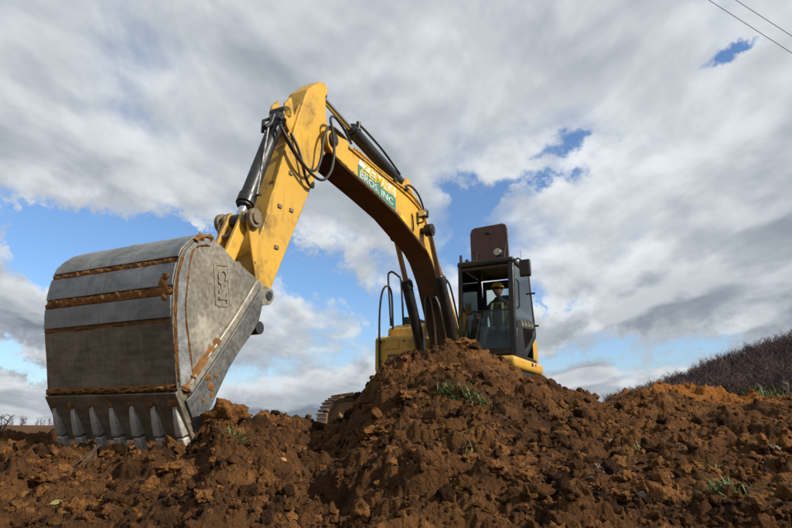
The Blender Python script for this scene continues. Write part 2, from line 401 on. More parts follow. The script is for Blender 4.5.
# ------------------------------------------------------------------ the ground, one sheet out to the horizon
th = np.concatenate([np.linspace(-180, -44, 40, endpoint=False), np.linspace(-44, 44, 1020), np.linspace(44, 180, 41)[1:]])
th = np.radians(th)
rr = np.concatenate([[.01, .2, .45], np.geomspace(.7, 1.8, 24, endpoint=False), np.geomspace(1.8, 12, 500, endpoint=False), np.geomspace(12, 1500, 60)])
TH, RR = np.meshgrid(th, rr)
X = (np.sin(TH) * RR).ravel(); Y = (np.cos(TH) * RR).ravel(); Z = terrain(X, Y)
nr, nth = TH.shape
idx = np.arange(nr * nth).reshape(nr, nth)
quads = np.stack([idx[:-1, :-1], idx[:-1, 1:], idx[1:, 1:], idx[1:, :-1]], -1).reshape(-1, 4)[:, ::-1]
def np_mesh(name, V, F, smooth=True):
    me = bpy.data.meshes.new(name); n, k = F.shape
    me.vertices.add(len(V)); me.vertices.foreach_set('co', np.ascontiguousarray(V, 'f').ravel())
    me.loops.add(n * k); me.loops.foreach_set('vertex_index', np.ascontiguousarray(F, 'i').ravel())
    me.polygons.add(n); me.polygons.foreach_set('loop_start', np.arange(0, n * k, k, dtype='i'))
    me.polygons.foreach_set('use_smooth', np.full(n, smooth)); me.update(calc_edges=True); me.validate()
    return me
ground = link('ground', np_mesh('ground', np.stack([X, Y, Z], -1), quads), 'soil'); tag(ground, kind='structure')

# ------------------------------------------------------------------ clods
def rock_variant(seed, sub=2, amp=.34, flat=.75):
    bm = bmesh.new(); bmesh.ops.create_icosphere(bm, subdivisions=sub, radius=1)
    r = random.Random(seed); dirs = [Vector((r.gauss(0, 1), r.gauss(0, 1), r.gauss(0, 1))).normalized() for _ in range(9)]
    cut = [r.uniform(.5, .95) for _ in dirs]
    for v in bm.verts:
        p = v.co.copy()
        for dd, c in zip(dirs, cut):
            e = p.dot(dd)
            if e > c: p -= dd * (e - c) * .85
        q = p * 1.7 + Vector((seed * 3.1, 0, 0))
        from mathutils import noise as mn
        p *= 1 + amp * mn.fractal(q, .55, 2.1, 4)
        p.z *= flat
        v.co = p
    bm.verts.ensure_lookup_table(); V = np.array([v.co for v in bm.verts]); F = np.array([[v.index for v in f.verts] for f in bm.faces]); bm.free()
    return V, F
def rand_rot(n):
    q = RNG.normal(size=(n, 4)); q /= np.linalg.norm(q, axis=1)[:, None]; w, x, y, z = q.T
    return np.stack([np.stack([1 - 2 * (y * y + z * z), 2 * (x * y - z * w), 2 * (x * z + y * w)], -1),
                     np.stack([2 * (x * y + z * w), 1 - 2 * (x * x + z * z), 2 * (y * z - x * w)], -1),
                     np.stack([2 * (x * z - y * w), 2 * (y * z + x * w), 1 - 2 * (x * x + y * y)], -1)], 1)
def scatter(n, ulo, uhi, ylo, yhi, smin, smax, power, var):
    u = RNG.uniform(ulo, uhi, n); y = np.exp(RNG.uniform(math.log(ylo), math.log(yhi), n)); x = u * y
    s = smin * (1 - RNG.random(n)) ** (-1 / power); s = np.minimum(s, smax) * (.55 + .45 * y / 5)
    dens = fbm(x * 1.3, y * 1.3, 77, 3) + RNG.uniform(-.35, .35, n); keep = dens > -.12
    x, y, s = x[keep], y[keep], s[keep]
    z = terrain(x, y); yc = np.interp(x / y, CU, CY); k2 = y < yc + .5; x, y, s, z = x[k2], y[k2], s[k2], z[k2]
    Vs = []; Fs = []; off = 0; rot = rand_rot(len(x)); pick = RNG.integers(0, len(var), len(x))
    for vi, (V, F) in enumerate(var):
        sel = np.where(pick == vi)[0]
        if not len(sel): continue
        P = np.einsum('nij,vj->nvi', rot[sel], V) * s[sel][:, None, None]
        P += np.stack([x[sel], y[sel], z[sel] + s[sel] * .25], -1)[:, None, :]
        Vs.append(P.reshape(-1, 3)); FF = F[None] + (off + np.arange(len(sel))[:, None, None] * len(V)); Fs.append(FF.reshape(-1, F.shape[1]))
        off += len(sel) * len(V)
    return np.concatenate(Vs), np.concatenate(Fs)
small = [rock_variant(i, 3, .55) for i in range(10)]
tiny = [rock_variant(40 + i, 2, .5) for i in range(8)]
V, F = scatter(2300, -.78, .78, 1.9, 9.6, .020, .065, 2.2, small)
o = link('crumbled_earth', np_mesh('crumbled_earth', V, F), 'clod_soil')
tag(o, 'loose brown crumbs and lumps of earth strewn all over the dug soil', 'loose earth', kind='stuff')
V, F = scatter(12000, -.78, .78, 1.9, 8.5, .008, .030, 2.2, tiny)
o = link('fine_crumbs', np_mesh('fine_crumbs', V, F, False), 'clod_soil')
tag(o, 'fine crumbs of brown earth lying between the bigger lumps', 'loose earth', kind='stuff')

# ------------------------------------------------------------------ the excavator (local x forward, y to its left, z up)
EX = empty('excavator', (.864, 10.388, GZ), R(-116))
tag(EX, 'yellow crawler excavator digging with its large steel bucket in brown earth', 'excavator')

# boom
boom_prof = [(4.10, 3.80), (4.02, 3.865), (3.89, 3.862), (3.65, 3.80), (2.95, 3.778), (2.30, 3.775), (1.90, 3.755), (1.65, 3.72), (1.45, 3.675), (1.30, 3.59), (1.18, 3.47), (1.0, 3.25), (.57, 2.82), (.08, 2.25), (-.15, 1.88), (-.5, 1.25),
             (-.2, 1.08), (.12, 1.45), (.50, 2.12), (.80, 2.63), (.93, 2.78), (1.10, 2.94), (1.30, 3.05), (1.52, 3.115), (1.77, 3.175), (2.31, 3.315), (2.95, 3.395), (3.40, 3.44), (3.87, 3.485), (4.06, 3.55), (4.15, 3.66)]
m = MB(); m.prism(boom_prof, -.165, .165)
BOOM = m.build('boom', 'yellow_paint', EX, .012, 25)
def strip_band(prof, i0, i1, off, thick, y0, y1):              # a plate that follows part of an outline, set off by its normal
    pts = prof[i0:i1 + 1]; a = []; b = []
    for i, (x, z) in enumerate(pts):
        p, q = pts[max(i - 1, 0)], pts[min(i + 1, len(pts) - 1)]
        tx, tzz = q[0] - p[0], q[1] - p[1]; l = math.hypot(tx, tzz); nx, nz = tzz / l, -tx / l
        a.append((x + nx * off, z + nz * off)); b.append((x + nx * (off + thick), z + nz * (off + thick)))
    n = len(pts); v = []; f = []
    for (x, z), (x2, z2) in zip(a, b): v += [(x, y0, z), (x2, y0, z2), (x2, y1, z2), (x, y1, z)]
    for i in range(n - 1):
        for k in range(4): f.append((i * 4 + k, i * 4 + (k + 1) % 4, i * 4 + 4 + (k + 1) % 4, i * 4 + 4 + k))
    f += [(0, 1, 2, 3), tuple((n - 1) * 4 + k for k in (3, 2, 1, 0))]
    return MB().add(v, f)
strip_band(boom_prof, 2, 14, -.03, .022, -.19, .19).build('top_flange', 'yellow_paint', BOOM, .004, 25)
strip_band(boom_prof, 16, 28, -.03, .022, -.19, .19).build('bottom_flange', 'shaded_paint', BOOM, .004, 25)
strip_band(boom_prof, 16, 29, .0015, .008, -.186, .186).build('belly_shade', 'shaded_paint', BOOM, .002, 25)  # thin dark sheet added along the boom's belly, its colour imitating shade
for sgn in (1, -1):
    m = MB(); m.prism([(3.7, 3.83), (4.03, 3.90), (4.20, 3.80), (4.20, 3.62), (4.06, 3.53), (3.7, 3.50)], sgn * .168, sgn * .192); m.build('nose_plate', 'yellow_paint', BOOM, .006)
    m = MB(); m.cyl((4.07, sgn * .17, 3.70), (4.07, sgn * .225, 3.70), .085, 24); m.cyl((4.07, sgn * .22, 3.70), (4.07, sgn * .24, 3.70), .05, 18); m.build('pin_boss', 'black_paint', BOOM, .004)
    m = MB(); m.cyl((1.40, sgn * .165, 3.34), (1.40, sgn * .36, 3.34), .05, 18); m.build('cylinder_pin', 'black_paint', BOOM)
# lettering panel on the boom's flank
yd = .1665
m = MB(); m.prism([(3.37, 3.745), (2.33, 3.715), (2.33, 3.55), (3.41, 3.62)], yd, yd + .0025); m.build('white_decal', 'decal_white', BOOM, 0, None)
m = MB(); m.prism([(3.41, 3.66), (3.16, 3.64), (2.33, 3.57), (2.33, 3.372), (3.41, 3.452)], yd + .0005, yd + .004); m.build('green_decal', 'decal_green', BOOM, 0, None)
me = place_text(text_mesh('ZEMBA', .165, 1.0, .001, .25, .012), (3.36, yd + .0062, 3.595), (-1, 0, -.045), (0, 0, 1)); link('lettering', me, 'decal_yellow', BOOM)
for wd, x0, w_ in (('BROS.', 3.37, .52), ('INC', 2.78, .36)):
    me = place_text(text_mesh(wd, .095, w_, .001, 0, .006), (x0, yd + .0062, 3.497 - (3.37 - x0) * .075), (-1, 0, -.075), (0, 0, 1)); link('lettering', me, 'decal_white', BOOM)
m = MB(); m.prism([(2.17, 3.40), (1.98, 3.37), (1.98, 3.27), (2.17, 3.285)], yd, yd + .003); m.build('warning_decal', 'decal_yellow', BOOM, 0, None)
# boom lamp and its bracket
m = MB(); m.box((1.50, .19, 3.50), (1.60, .33, 3.62)); LAMP = m.build('work_lamp', 'black_paint', EX, .012)
m = MB(); m.box((1.6015, .203, 3.513), (1.612, .317, 3.607)); m.build('lens', 'lamp_glass', LAMP, .006)
m = MB(); m.tube([(1.55, .166, 3.42), (1.55, .25, 3.43), (1.55, .26, 3.50)], .014, 8); m.build('bracket', 'black_paint', LAMP)
m = MB(); m.tube([(1.78, yd, 3.50), (1.78, yd + .02, 3.45), (1.76, yd + .02, 3.28), (1.74, yd, 3.24)], .012, 8); m.build('grab_bar', 'black_paint', BOOM)

def cylinder(name, a, b, frac, r, rr_, parent, mname='black_paint', clev=.075, halfw=.07):
    a, b = Vector(a), Vector(b); d = (b - a).normalized(); L = (b - a).length
    m = MB()
    e = a + d * L * frac
    m.tube([a + d * .05, a + d * .10, e - d * .10], r, 22)
    m.tube([e - d * .11, e], r * 1.17, 22); m.tube([e, e + d * .03], r * .95, 22)
    m.tube([a + d * .08, a + d * .16], r * 1.08, 22)
    m.cyl(a - Vector((0, halfw, 0)), a + Vector((0, halfw, 0)), clev, 20)
    c = m.build(name, mname, parent, .003, 40)
    m = MB(); m.tube([e + d * .02, b - d * .05], rr_, 16); m.build('rod', 'chrome', c)
    m = MB(); m.cyl(b - Vector((0, halfw, 0)), b + Vector((0, halfw, 0)), clev * .95, 20); m.build('rod_eye', mname, c, .004)
    return c
# stick cylinder along the top of the boom
SCYL = cylinder('stick_cylinder', (1.80, 0, 3.99), (4.10, 0, 4.33), .66, .085, .042, EX, clev=.08)
m = MB(); m.tube(spline([(2.0, .08, 4.07), (2.6, .10, 4.20), (3.1, .10, 4.27), (3.28, .08, 4.30)]), .016, 8); m.tube([(3.27, .08, 4.22), (3.27, .08, 4.33)], .03, 10); m.build('oil_pipe', 'black_paint', SCYL)
for s in (1, -1):
    m = MB(); m.prism([(1.55, 3.72), (2.1, 3.76), (1.9, 4.02), (1.80, 4.08), (1.70, 4.02)], s * .095, s * .125); m.build('cylinder_lug', 'yellow_paint', BOOM, .006)
# pipes and hoses over the boom
m = MB()
for k, (yy, hh) in enumerate(((.14, .02), (.10, .05), (-.12, .03))):
    m.tube(spline([(1.15, yy, 3.60 + hh), (1.5, yy, 3.78 + hh), (1.9, yy, 3.83 + hh), (2.6, yy, 3.81 + hh), (3.4, yy, 3.84 + hh)], 6), .014, 8)
m.build('oil_pipes', 'yellow_paint', BOOM)
m = MB()
m.tube(spline([(1.26, .17, 3.64), (1.55, .19, 3.86), (1.85, .17, 3.93), (2.05, .12, 3.84), (2.3, .14, 3.90)], 6), .016, 8); m.build('hose', 'rubber', BOOM)
for k, z in enumerate((1.92, 2.32)):
    m = MB(); m.box((z, -.15, 3.80), (z + .05, .185, 3.865)); m.build('pipe_clamp', 'black_paint', BOOM, .004)

# stick
stick_prof = [(4.27, 4.38), (4.19, 4.405), (4.11, 4.385), (4.10, 4.30), (4.14, 4.25), (4.11, 3.95), (4.02, 3.80), (3.98, 3.70), (4.04, 3.58), (4.14, 3.48), (4.225, 3.28), (4.39, 2.967), (4.67, 2.389), (4.871, 1.976), (4.98, 1.76), (5.02, 1.62), (5.10, 1.54), (5.20, 1.57),
              (5.26, 1.70), (5.265, 1.96), (5.215, 2.19), (5.165, 2.32), (5.06, 2.69), (4.985, 2.88), (4.88, 3.22), (4.76, 3.45), (4.665, 3.75), (4.52, 4.14)]
m = MB(); m.prism(stick_prof, -.125, .125); STICK = m.build('stick', 'yellow_paint', EX, .010, 25)
# raised edge bars on the front face and the flank rib
def edgebar(p, q, w, y0, y1, name, mt='yellow_paint', par=STICK):
    (x0, z0), (x1, z1) = p, q; l = math.hypot(x1 - x0, z1 - z0); nx, nz = -(z1 - z0) / l * w, (x1 - x0) / l * w
    m = MB(); m.prism([(x0, z0), (x1, z1), (x1 + nx, z1 + nz), (x0 + nx, z0 + nz)], y0, y1); return m.build(name, mt, par, .004)
for s in (1, -1):
    edgebar((5.12, 2.35), (4.80, 3.40), -.035, s * .10, s * .128, 'edge_bar')
    edgebar((4.79, 3.41), (4.60, 3.90), -.03, s * .075, s * .095, 'edge_bar')
m = MB(); m.prism([(4.70, 3.70), (4.78, 3.92), (4.88, 3.80), (4.90, 3.66), (4.84, 3.55), (4.76, 3.48)], .07, .10); m.prism([(4.70, 3.70), (4.78, 3.92), (4.88, 3.80), (4.90, 3.66), (4.84, 3.55), (4.76, 3.48)], -.10, -.07)
m.build('cylinder_lug', 'yellow_paint', STICK, .005)
for (x, z) in ((4.77, 3.02), (4.73, 2.62), (4.95, 2.16), (4.93, 2.60)):
    m = MB(); m.box((x - .03, .1255, z - .02), (x + .03, .140, z + .02)); m.build('hose_bracket', 'pin_steel', STICK, .004)
m = MB(); m.cyl((4.07, -.16, 3.70), (4.07, .16, 3.70), .12, 26); m.build('pivot_boss', 'yellow_paint', STICK, .005)
m = MB(); m.cyl((5.12, -.235, 1.63), (5.12, .21, 1.63), .045, 22); m.cyl((5.12, .12, 1.63), (5.12, .165, 1.63), .075, 22); m.cyl((5.12, -.165, 1.63), (5.12, -.12, 1.63), .075, 22); m.build('bucket_pin', 'black_paint', STICK, .004)
# bucket cylinder and linkage
BCYL = cylinder('bucket_cylinder', (4.83, 0, 3.715), (5.385, 0, 2.32), .86, .078, .044, EX, clev=.068, halfw=.10)
m = MB(); m.tube([(4.98, .03, 3.62), (5.02, .03, 3.50), (5.10, .02, 3.42)], .028, 10); m.tube([(4.92, .10, 3.63), (4.98, .14, 3.55), (5.02, .20, 3.50)], .026, 10); m.tube([(5.06, .03, 3.45), (5.24, .08, 2.62), (5.27, .15, 2.60)], .018, 8)
m.tube([(4.96, .0, 3.60), (5.03, -.06, 3.55), (5.02, -.07, 3.42)], .02, 8)
m.build('port_fitting', 'black_paint', BCYL)
for s in (1, -1):
    m = MB(); m.prism([(5.31, 2.36), (5.37, 2.41), (5.44, 2.36), (5.44, 2.28), (5.28, 1.76), (5.22, 1.70), (5.14, 1.74), (5.15, 1.82)], s * .135, s * .165); m.build('idler_link', 'yellow_paint', EX, .008)
m = MB()
for s in (1, -1):
    m.prism([(5.32, 2.32), (5.36, 2.40), (5.43, 2.40), (5.46, 2.33), (5.68, 1.84), (5.66, 1.74), (5.58, 1.73), (5.54, 1.80)], s * .06, s * .10)
m.box((5.42, -.06, 2.02), (5.48, .06, 2.12))
m.build('bucket_link', 'yellow_paint', EX, .008)
m = MB(); m.cyl((5.385, -.235, 2.32), (5.385, .235, 2.32), .055, 22)
for s in (1, -1): m.cyl((5.385, s * .17, 2.32), (5.385, s * .215, 2.32), .095, 24); m.cyl((5.385, s * .10, 2.32), (5.385, s * .132, 2.32), .085, 24)
m.build('link_pin', 'pin_steel', EX, .006)
m = MB(); m.tube(spline([(5.44, -.17, 2.30), (5.50, -.10, 2.16), (5.50, .0, 2.14), (5.45, .06, 2.24)], 6), .022, 8); m.build('link_ring', 'pin_steel', EX)

# hoses looping round the stick joint
for pts in ([(5.02, .13, 3.50), (4.976, .20, 3.341), (4.784, .24, 3.163), (4.552, .26, 3.06), (4.354, .27, 3.075), (4.196, .27, 3.255), (4.15, .27, 3.515), (4.20, .27, 3.743), (4.23, .26, 3.881), (4.12, .25, 3.955), (3.889, .23, 3.92), (3.60, .17, 3.86)],
            [(4.99, .12, 3.50), (4.90, .19, 3.28), (4.664, .22, 3.126), (4.47, .23, 3.15), (4.362, .23, 3.317), (4.32, .23, 3.573), (4.25, .23, 3.74), (4.13, .22, 3.83), (3.9, .21, 3.84), (3.7, .17, 3.85)],
            [(4.80, .128, 3.47), (4.70, .17, 3.30), (4.55, .18, 3.02), (4.42, .17, 2.98), (4.36, .14, 3.06)]):
    m = MB(); m.tube(spline(pts, 8), .0165, 10); m.build('hydraulic_hose', 'rubber', EX)

# boom cylinders
for s in (1, -1):
    c = cylinder('boom_cylinder', (.10, s * .29, 1.10), (1.40, s * .29, 3.34), .70, .085, .045, EX, clev=.10, halfw=.06)
    m = MB(); m.tube(spline([(.22, s * .38, 1.5), (.5, s * .40, 2.0), (.85, s * .40, 2.55), (.95, s * .33, 2.70)], 6), .016, 8); m.build('oil_pipe', 'black_paint', c)

# bucket
BY0, BY1 = -.72, .60
curve = [(5.90, 1.634), (6.08, 1.688), (6.25, 1.775), (6.34, 1.808), (6.418, 1.808), (6.50, 1.765), (6.568, 1.70), (6.61, 1.645), (6.640, 1.57), (6.655, 1.49), (6.664, 1.40), (6.664, 1.31), (6.656, 1.22), (6.650, 1.14), (6.628, 1.04), (6.605, .94), (6.58, .815), (6.553, .685), (6.50, .60), (6.44, .50), (6.366, .380)]
mouth = [(6.34, .385), (6.357, .417), (6.228, .592), (6.084, .848), (5.974, .993), (5.872, 1.106), (5.765, 1.250), (5.73, 1.36), (5.725, 1.47), (5.76, 1.565)]
cv = curve
b_ = strip_band(cv, 0, len(cv) - 1, -.0, .03, BY0 + .01, BY1 - .01)
sideprof = [(5.90, 1.640), (6.08, 1.694), (6.25, 1.781), (6.34, 1.814)] + [(x + .012, z) for x, z in curve[4:18]] + [(6.50, .60), (6.44, .50), (6.36, .385)] + mouth[1:]
b_.prism(sideprof, BY1 - .028, BY1); b_.prism(sideprof, BY0, BY0 + .028)
m = b_; m.tube([(5.92, BY0 + .02, 1.60), (5.92, BY1 - .02, 1.60)], .045, 12)
BUCKET = m.build('bucket', 'bucket_shell', EX, .004, 35)
m = MB(); m.prism([(6.35, 1.80), (6.40, 1.74), (6.48, 1.715), (6.54, 1.65), (6.566, 1.547), (6.57, 1.364), (6.565, 1.224), (6.545, 1.11), (6.50, .988), (6.455, .85), (6.43, .745), (6.24, 1.0), (6.05, 1.25), (5.82, 1.57), (5.91, 1.632), (6.08, 1.686), (6.25, 1.772)], BY1 + .0008, BY1 + .0055); m.build('side_plate', 'bucket_side', BUCKET, .002, 35)
def wear(i0, i1, mt='bucket_wear', th_=.020, y0=BY0 - .004, y1=BY1 - .012, pts=None):
    src = pts or curve[i0:i1 + 1]
    # strip_band offsets to the right of travel; this outline runs so that outward is the left
    b = strip_band(src, 0, len(src) - 1, -.001, -th_, y0, y1)
    return b
for pts in ([(6.36, 1.808), (6.418, 1.806), (6.50, 1.762), (6.568, 1.70), (6.615, 1.645), (6.637, 1.588)], [(6.645, 1.545), (6.655, 1.49), (6.663, 1.43), (6.665, 1.381)], [(6.665, 1.311), (6.662, 1.26), (6.656, 1.22), (6.651, 1.161)]):
    wear(0, 0, pts=pts, th_=.018).build('wear_plate', 'bucket_wear', BUCKET, .004, 35)
wear(0, 0, pts=[(6.648, 1.128), (6.628, 1.04), (6.605, .94), (6.58, .815), (6.560, .712)], th_=.008).build('lower_plate', 'bucket_shell', BUCKET, .002, 35)
wear(0, 0, pts=[(6.552, .675), (6.50, .595), (6.44, .50), (6.352, .360)], th_=.034, y0=BY0 - .008, y1=BY1 + .006).build('cutting_edge', 'bucket_shell', BUCKET, .005, 35)
# side: band along the back, diagonal rib, side cutter, raised letters
bandpts = [(6.36, 1.79), (6.44, 1.785), (6.52, 1.73), (6.59, 1.65), (6.63, 1.56), (6.648, 1.44), (6.648, 1.30), (6.638, 1.15), (6.615, 1.03), (6.59, .92), (6.56, .78), (6.545, .70)]
inner = [(6.43, .745), (6.455, .85), (6.50, .988), (6.545, 1.11), (6.562, 1.224), (6.568, 1.364), (6.562, 1.547), (6.53, 1.66), (6.47, 1.72), (6.39, 1.745)]
m = MB(); m.prism(bandpts + inner, BY1 + .001, BY1 + .011); m.build('side_band', 'bucket_wear', BUCKET, .003)
m = MB(); m.prism([(5.80, 1.60), (5.84, 1.575), (6.07, 1.25), (6.245, 1.03), (6.50, .70), (6.45, .655), (6.18, .99), (6.00, 1.23), (5.77, 1.545)], BY1 + .001, BY1 + .030); m.build('side_rib', 'bucket_side', BUCKET, .012)
m = MB(); m.prism([(5.765, 1.53), (6.00, 1.215), (6.18, .975), (6.445, .645), (6.49, .61), (6.355, .40), (6.228, .605), (6.084, .86), (5.974, 1.005), (5.872, 1.118), (5.768, 1.258), (5.738, 1.37), (5.74, 1.46)], BY1 + .0015, BY1 + .020); m.build('side_cutter', 'cutter_steel', BUCKET, .004)
m = MB(); m.cyl((5.70, BY1 - .12, 1.22), (5.70, BY1 - .02, 1.22), .055, 16); m.cyl((5.66, BY1 - .16, 1.25), (5.66, BY1 - .11, 1.25), .035, 14); m.build('bucket_bolt', 'black_paint', BUCKET, .004)
ax = Vector((6.285, 0, 1.345)) - Vector((6.215, 0, 1.60)); ax = Vector((ax.x, 0, ax.z)).normalized()
m = MB()
def rot_box(c, du, dv, ax, y0, y1, mb):
    u = Vector((ax.x, 0, ax.z)); v = Vector((-ax.z, 0, ax.x))
    P = [Vector((c[0], 0, c[1])) + u * a + v * b for a, b in ((-du, -dv), (du, -dv), (du, dv), (-du, dv))]
    mb.prism([(p.x, p.z) for p in P], y0, y1)
c0 = (6.205, 1.475)
axr = Vector((-.16, 0, -.98)).normalized()
u = axr; v = Vector((-axr.z, 0, axr.x))
for s in (1, -1):
    cc = Vector((c0[0], 0, c0[1])) + v * (.075 * s); rot_box((cc.x, cc.z), .155, .014, axr, BY1 + .001, BY1 + .012, m)
    cc = Vector((c0[0], 0, c0[1])) + u * (.155 * s); rot_box((cc.x, cc.z), .012, .0605, axr, BY1 + .001, BY1 + .012, m)
m.build('emblem_frame', 'bucket_side', BUCKET, .003)
me = text_mesh('CAT', .105, .27, .008, 0, .035)
base = Vector((c0[0], BY1 + .007, c0[1])) - u * .125
yv = Vector((1, 0, -.16)).normalized()
side = v if v.x < 0 else -v
# letters read downward along the plate
ydir = Vector((0, 1, 0)).cross(u)
base2 = base - ydir * .05
place_text(me, base2, u, ydir); link('raised_lettering', me, 'bucket_side', BUCKET)
for s in (-.20, .17):
    m = MB(); m.prism([(5.06, 1.70), (5.03, 1.62), (5.09, 1.55), (5.30, 1.50), (5.62, 1.45), (5.90, 1.60), (6.15, 1.70), (6.30, 1.79), (6.24, 1.87), (6.10, 1.925), (6.00, 1.88), (5.64, 1.86), (5.56, 1.84), (5.2, 1.72)], s, s + .03); m.build('hinge_ear', 'bucket_side', BUCKET, .006)
m = MB(); m.cyl((5.62, -.27, 1.79), (5.62, .24, 1.79), .05, 18); m.build('hinge_pin', 'pin_steel', BUCKET)
m = MB(); m.prism([(6.10, 1.70), (6.33, 1.80), (6.28, 1.885), (6.20, 1.925), (6.12, 1.90)], -.36, -.32); m.build('lifting_eye', 'bucket_side', BUCKET, .008)
# teeth
A0 = Vector((6.490, 0, .560)); dl = Vector((-.36, 0, -.933)); nl = Vector((.933, 0, -.36))
def loft(secs):
    v = []; f = []
    for (s, hw, lo, hi, hw2) in secs:
        for (yy, nn) in ((-hw, lo), (hw, lo), (hw2, hi), (-hw2, hi)):
            p = dl * s + nl * nn; v.append((p.x, yy, p.z))
    for i in range(len(secs) - 1):
        for k in range(4): f.append((i * 4 + k, i * 4 + (k + 1) % 4, i * 4 + 4 + (k + 1) % 4, i * 4 + 4 + k))
    f += [(3, 2, 1, 0), tuple((len(secs) - 1) * 4 + k for k in range(4))]
    return MB().add(v, f)
ad = loft([(-.055, .012, -.01, .026, .009), (-.01, .022, -.02, .040, .018), (.08, .031, -.03, .046, .026), (.19, .038, -.035, .044, .034)]).mesh('tooth_adapter', 30)
tp = loft([(.202, .033, -.030, .038, .029), (.25, .035, -.026, .034, .031), (.32, .032, -.015, .024, .030), (.40, .027, -.006, .008, .026)]).mesh('tooth', 30)
mudball = MB(); Vv, Ff = rock_variant(91, 2, .4, .9); mudball.add((Vv * [.035, .042, .05]).tolist(), Ff.tolist()); mudm = mudball.mesh('mud_lump', 60)
for k in range(7):
    yy = BY1 - .045 - k * (BY1 - BY0 - .09) / 6
    j = random.uniform(-.012, .012)
    o = link('tooth_adapter', ad, 'tooth_steel', BUCKET); o.location = A0 + Vector((0, yy, 0)); o.rotation_euler = (0, j * 3, 0)
    b = o.modifiers.new('bevel', 'BEVEL'); b.width = .008; b.segments = 2
    o = link('tooth', tp, 'tooth_steel', BUCKET); o.location = A0 + Vector((0, yy, 0)); o.rotation_euler = (0, j * 3, j * 2)
    b = o.modifiers.new('bevel', 'BEVEL'); b.width = .007; b.segments = 2
    o = link('mud_lump', mudm, 'caked_mud', BUCKET); p = A0 - dl * .05 + nl * .02; o.location = (p.x, yy + random.uniform(-.01, .01), p.z); o.rotation_euler = (random.uniform(0, 6), 0, random.uniform(0, 6)); s_ = random.uniform(.7, 1.15); o.scale = (s_, s_, s_)
# earth caked in the gaps between the wear plates and along the seams
from mathutils import noise as mn
def mud_strip(name, pts, y0, y1, wid, hgt, seed, holes=.0, n=90):
    """a rough bead along y; pts = centre (x,z), along (unit tangent x,z)"""
    (cx, cz), (tx, tz_) = pts; nx, nz = -tz_, tx
    if nx < 0: nx, nz = -nx, -nz
    m = MB(); v = []; f = []
    prof = (-1, -.7, -.3, .1, .5, .8, 1)
    for i in range(n + 1):
        y = y0 + (y1 - y0) * i / n
        g = mn.noise(Vector((y * 5.1, seed, 0))) ; live = 1.0 if g > -1 + holes * 2 else max(0.0, 1 + (g - (-1 + holes * 2)) * 5)
        for a in prof:
            e = max(0.0, 1 - a * a) ** .5
            q = mn.fractal(Vector((y * 26, a * 2.2 + seed * 7, seed)), 1.0, 2.0, 3)
            hh = live * hgt * e * (1 + .9 * q) - (.006 if abs(a) == 1 else 0)
            w2 = wid * (.75 + .25 * live) * (1 + .35 * mn.noise(Vector((y * 14, a, seed + 3))))
            v.append((cx + tx * a * w2 + nx * hh, y, cz + tz_ * a * w2 + nz * hh))
    k = len(prof)
    for i in range(n):
        for j in range(k - 1): f.append((i * k + j, i * k + j + 1, (i + 1) * k + j + 1, (i + 1) * k + j))
    m.add(v, f); return m.build(name, 'caked_mud', BUCKET, 0, 60)
mud_strip('caked_earth', ((6.643, 1.566), (.22, -.97)), BY0 + .005, BY1 - .02, .028, .017, 1)
mud_strip('caked_earth', ((6.666, 1.346), (.0, -1)), BY0 + .005, BY1 - .02, .042, .019, 2)
mud_strip('caked_earth', ((6.651, 1.144), (-.1, -.99)), BY0 + .005, BY1 - .02, .020, .014, 3, .6)
mud_strip('caked_earth', ((6.562, .695), (-.3, -.95)), BY0 + .005, BY1 - .005, .026, .028, 4, .3)
mud_strip('caked_earth', ((6.36, 1.818), (-.9, .30)), BY0 + .1, BY1 - .25, .030, .020, 6, .45)
m = MB()
for (x, z, s) in ((6.69, 1.40, .055), (6.685, 1.34, .06), (6.695, 1.45, .035), (6.683, 1.37, .05), (6.70, 1.30, .03)):
    Vv, Ff = rock_variant(int(x * 1000 + z * 100) % 97, 2, .5, 1); m.add((Vv * [s * .28, s, s] + [x - .012, BY1 - .075 + random.uniform(-.03, .03), z]).tolist(), Ff.tolist())
m.build('caked_earth', 'caked_mud', BUCKET, 0, 60)
m = MB()
def side_bead(pts, w, seed):
    P = spline([(x, 0, z) for x, z in pts], 10); v = []; f = []
    for i, p in enumerate(P):
        t = (P[min(i + 1, len(P) - 1)] - P[max(i - 1, 0)]).normalized(); n = Vector((-t.z, 0, t.x))
        ww = w * max(.15, 1 + 1.5 * mn.fractal(Vector((p.x * 21, p.z * 21, seed)), 1, 2, 3))
        v += [p - n * ww + Vector((0, BY1 + .002, 0)), p + Vector((0, BY1 + .014 + ww * .55, 0)), p + n * ww + Vector((0, BY1 + .002, 0))]
    for i in range(len(P) - 1):
        for j in range(2): f.append((i * 3 + j, i * 3 + j + 1, i * 3 + 4 + j, i * 3 + 3 + j))
    return v, f
for pts, w, sd in (([(6.37, 1.74), (6.50, 1.70), (6.555, 1.60), (6.566, 1.364), (6.56, 1.22), (6.50, .988), (6.43, .745)], .012, 1), ([(6.20, 1.06), (6.34, .89), (6.47, .72), (6.50, .67)], .034, 2), ([(6.47, .665), (6.44, .60), (6.37, .47)], .012, 3), ([(6.62, 1.60), (6.652, 1.44), (6.648, 1.25), (6.62, 1.03), (6.56, .74)], .009, 4), ([(6.36, 1.80), (6.44, 1.79), (6.52, 1.735)], .02, 5)):
    v_, f_ = side_bead(pts, w, sd); m.add(v_, f_)
for (x, z, s) in ((6.26, .72, .035), (6.30, .78, .03), (6.22, .80, .02), (6.33, .62, .018), (6.25, .66, .02)):
    Vv, Ff = rock_variant(int(x * 777) % 97, 2, .5, 1); m.add((Vv * [s, s * .3, s] + [x, BY1 + .022, z]).tolist(), Ff.tolist())
m.build('caked_earth', 'caked_mud', BUCKET, 0, 60)

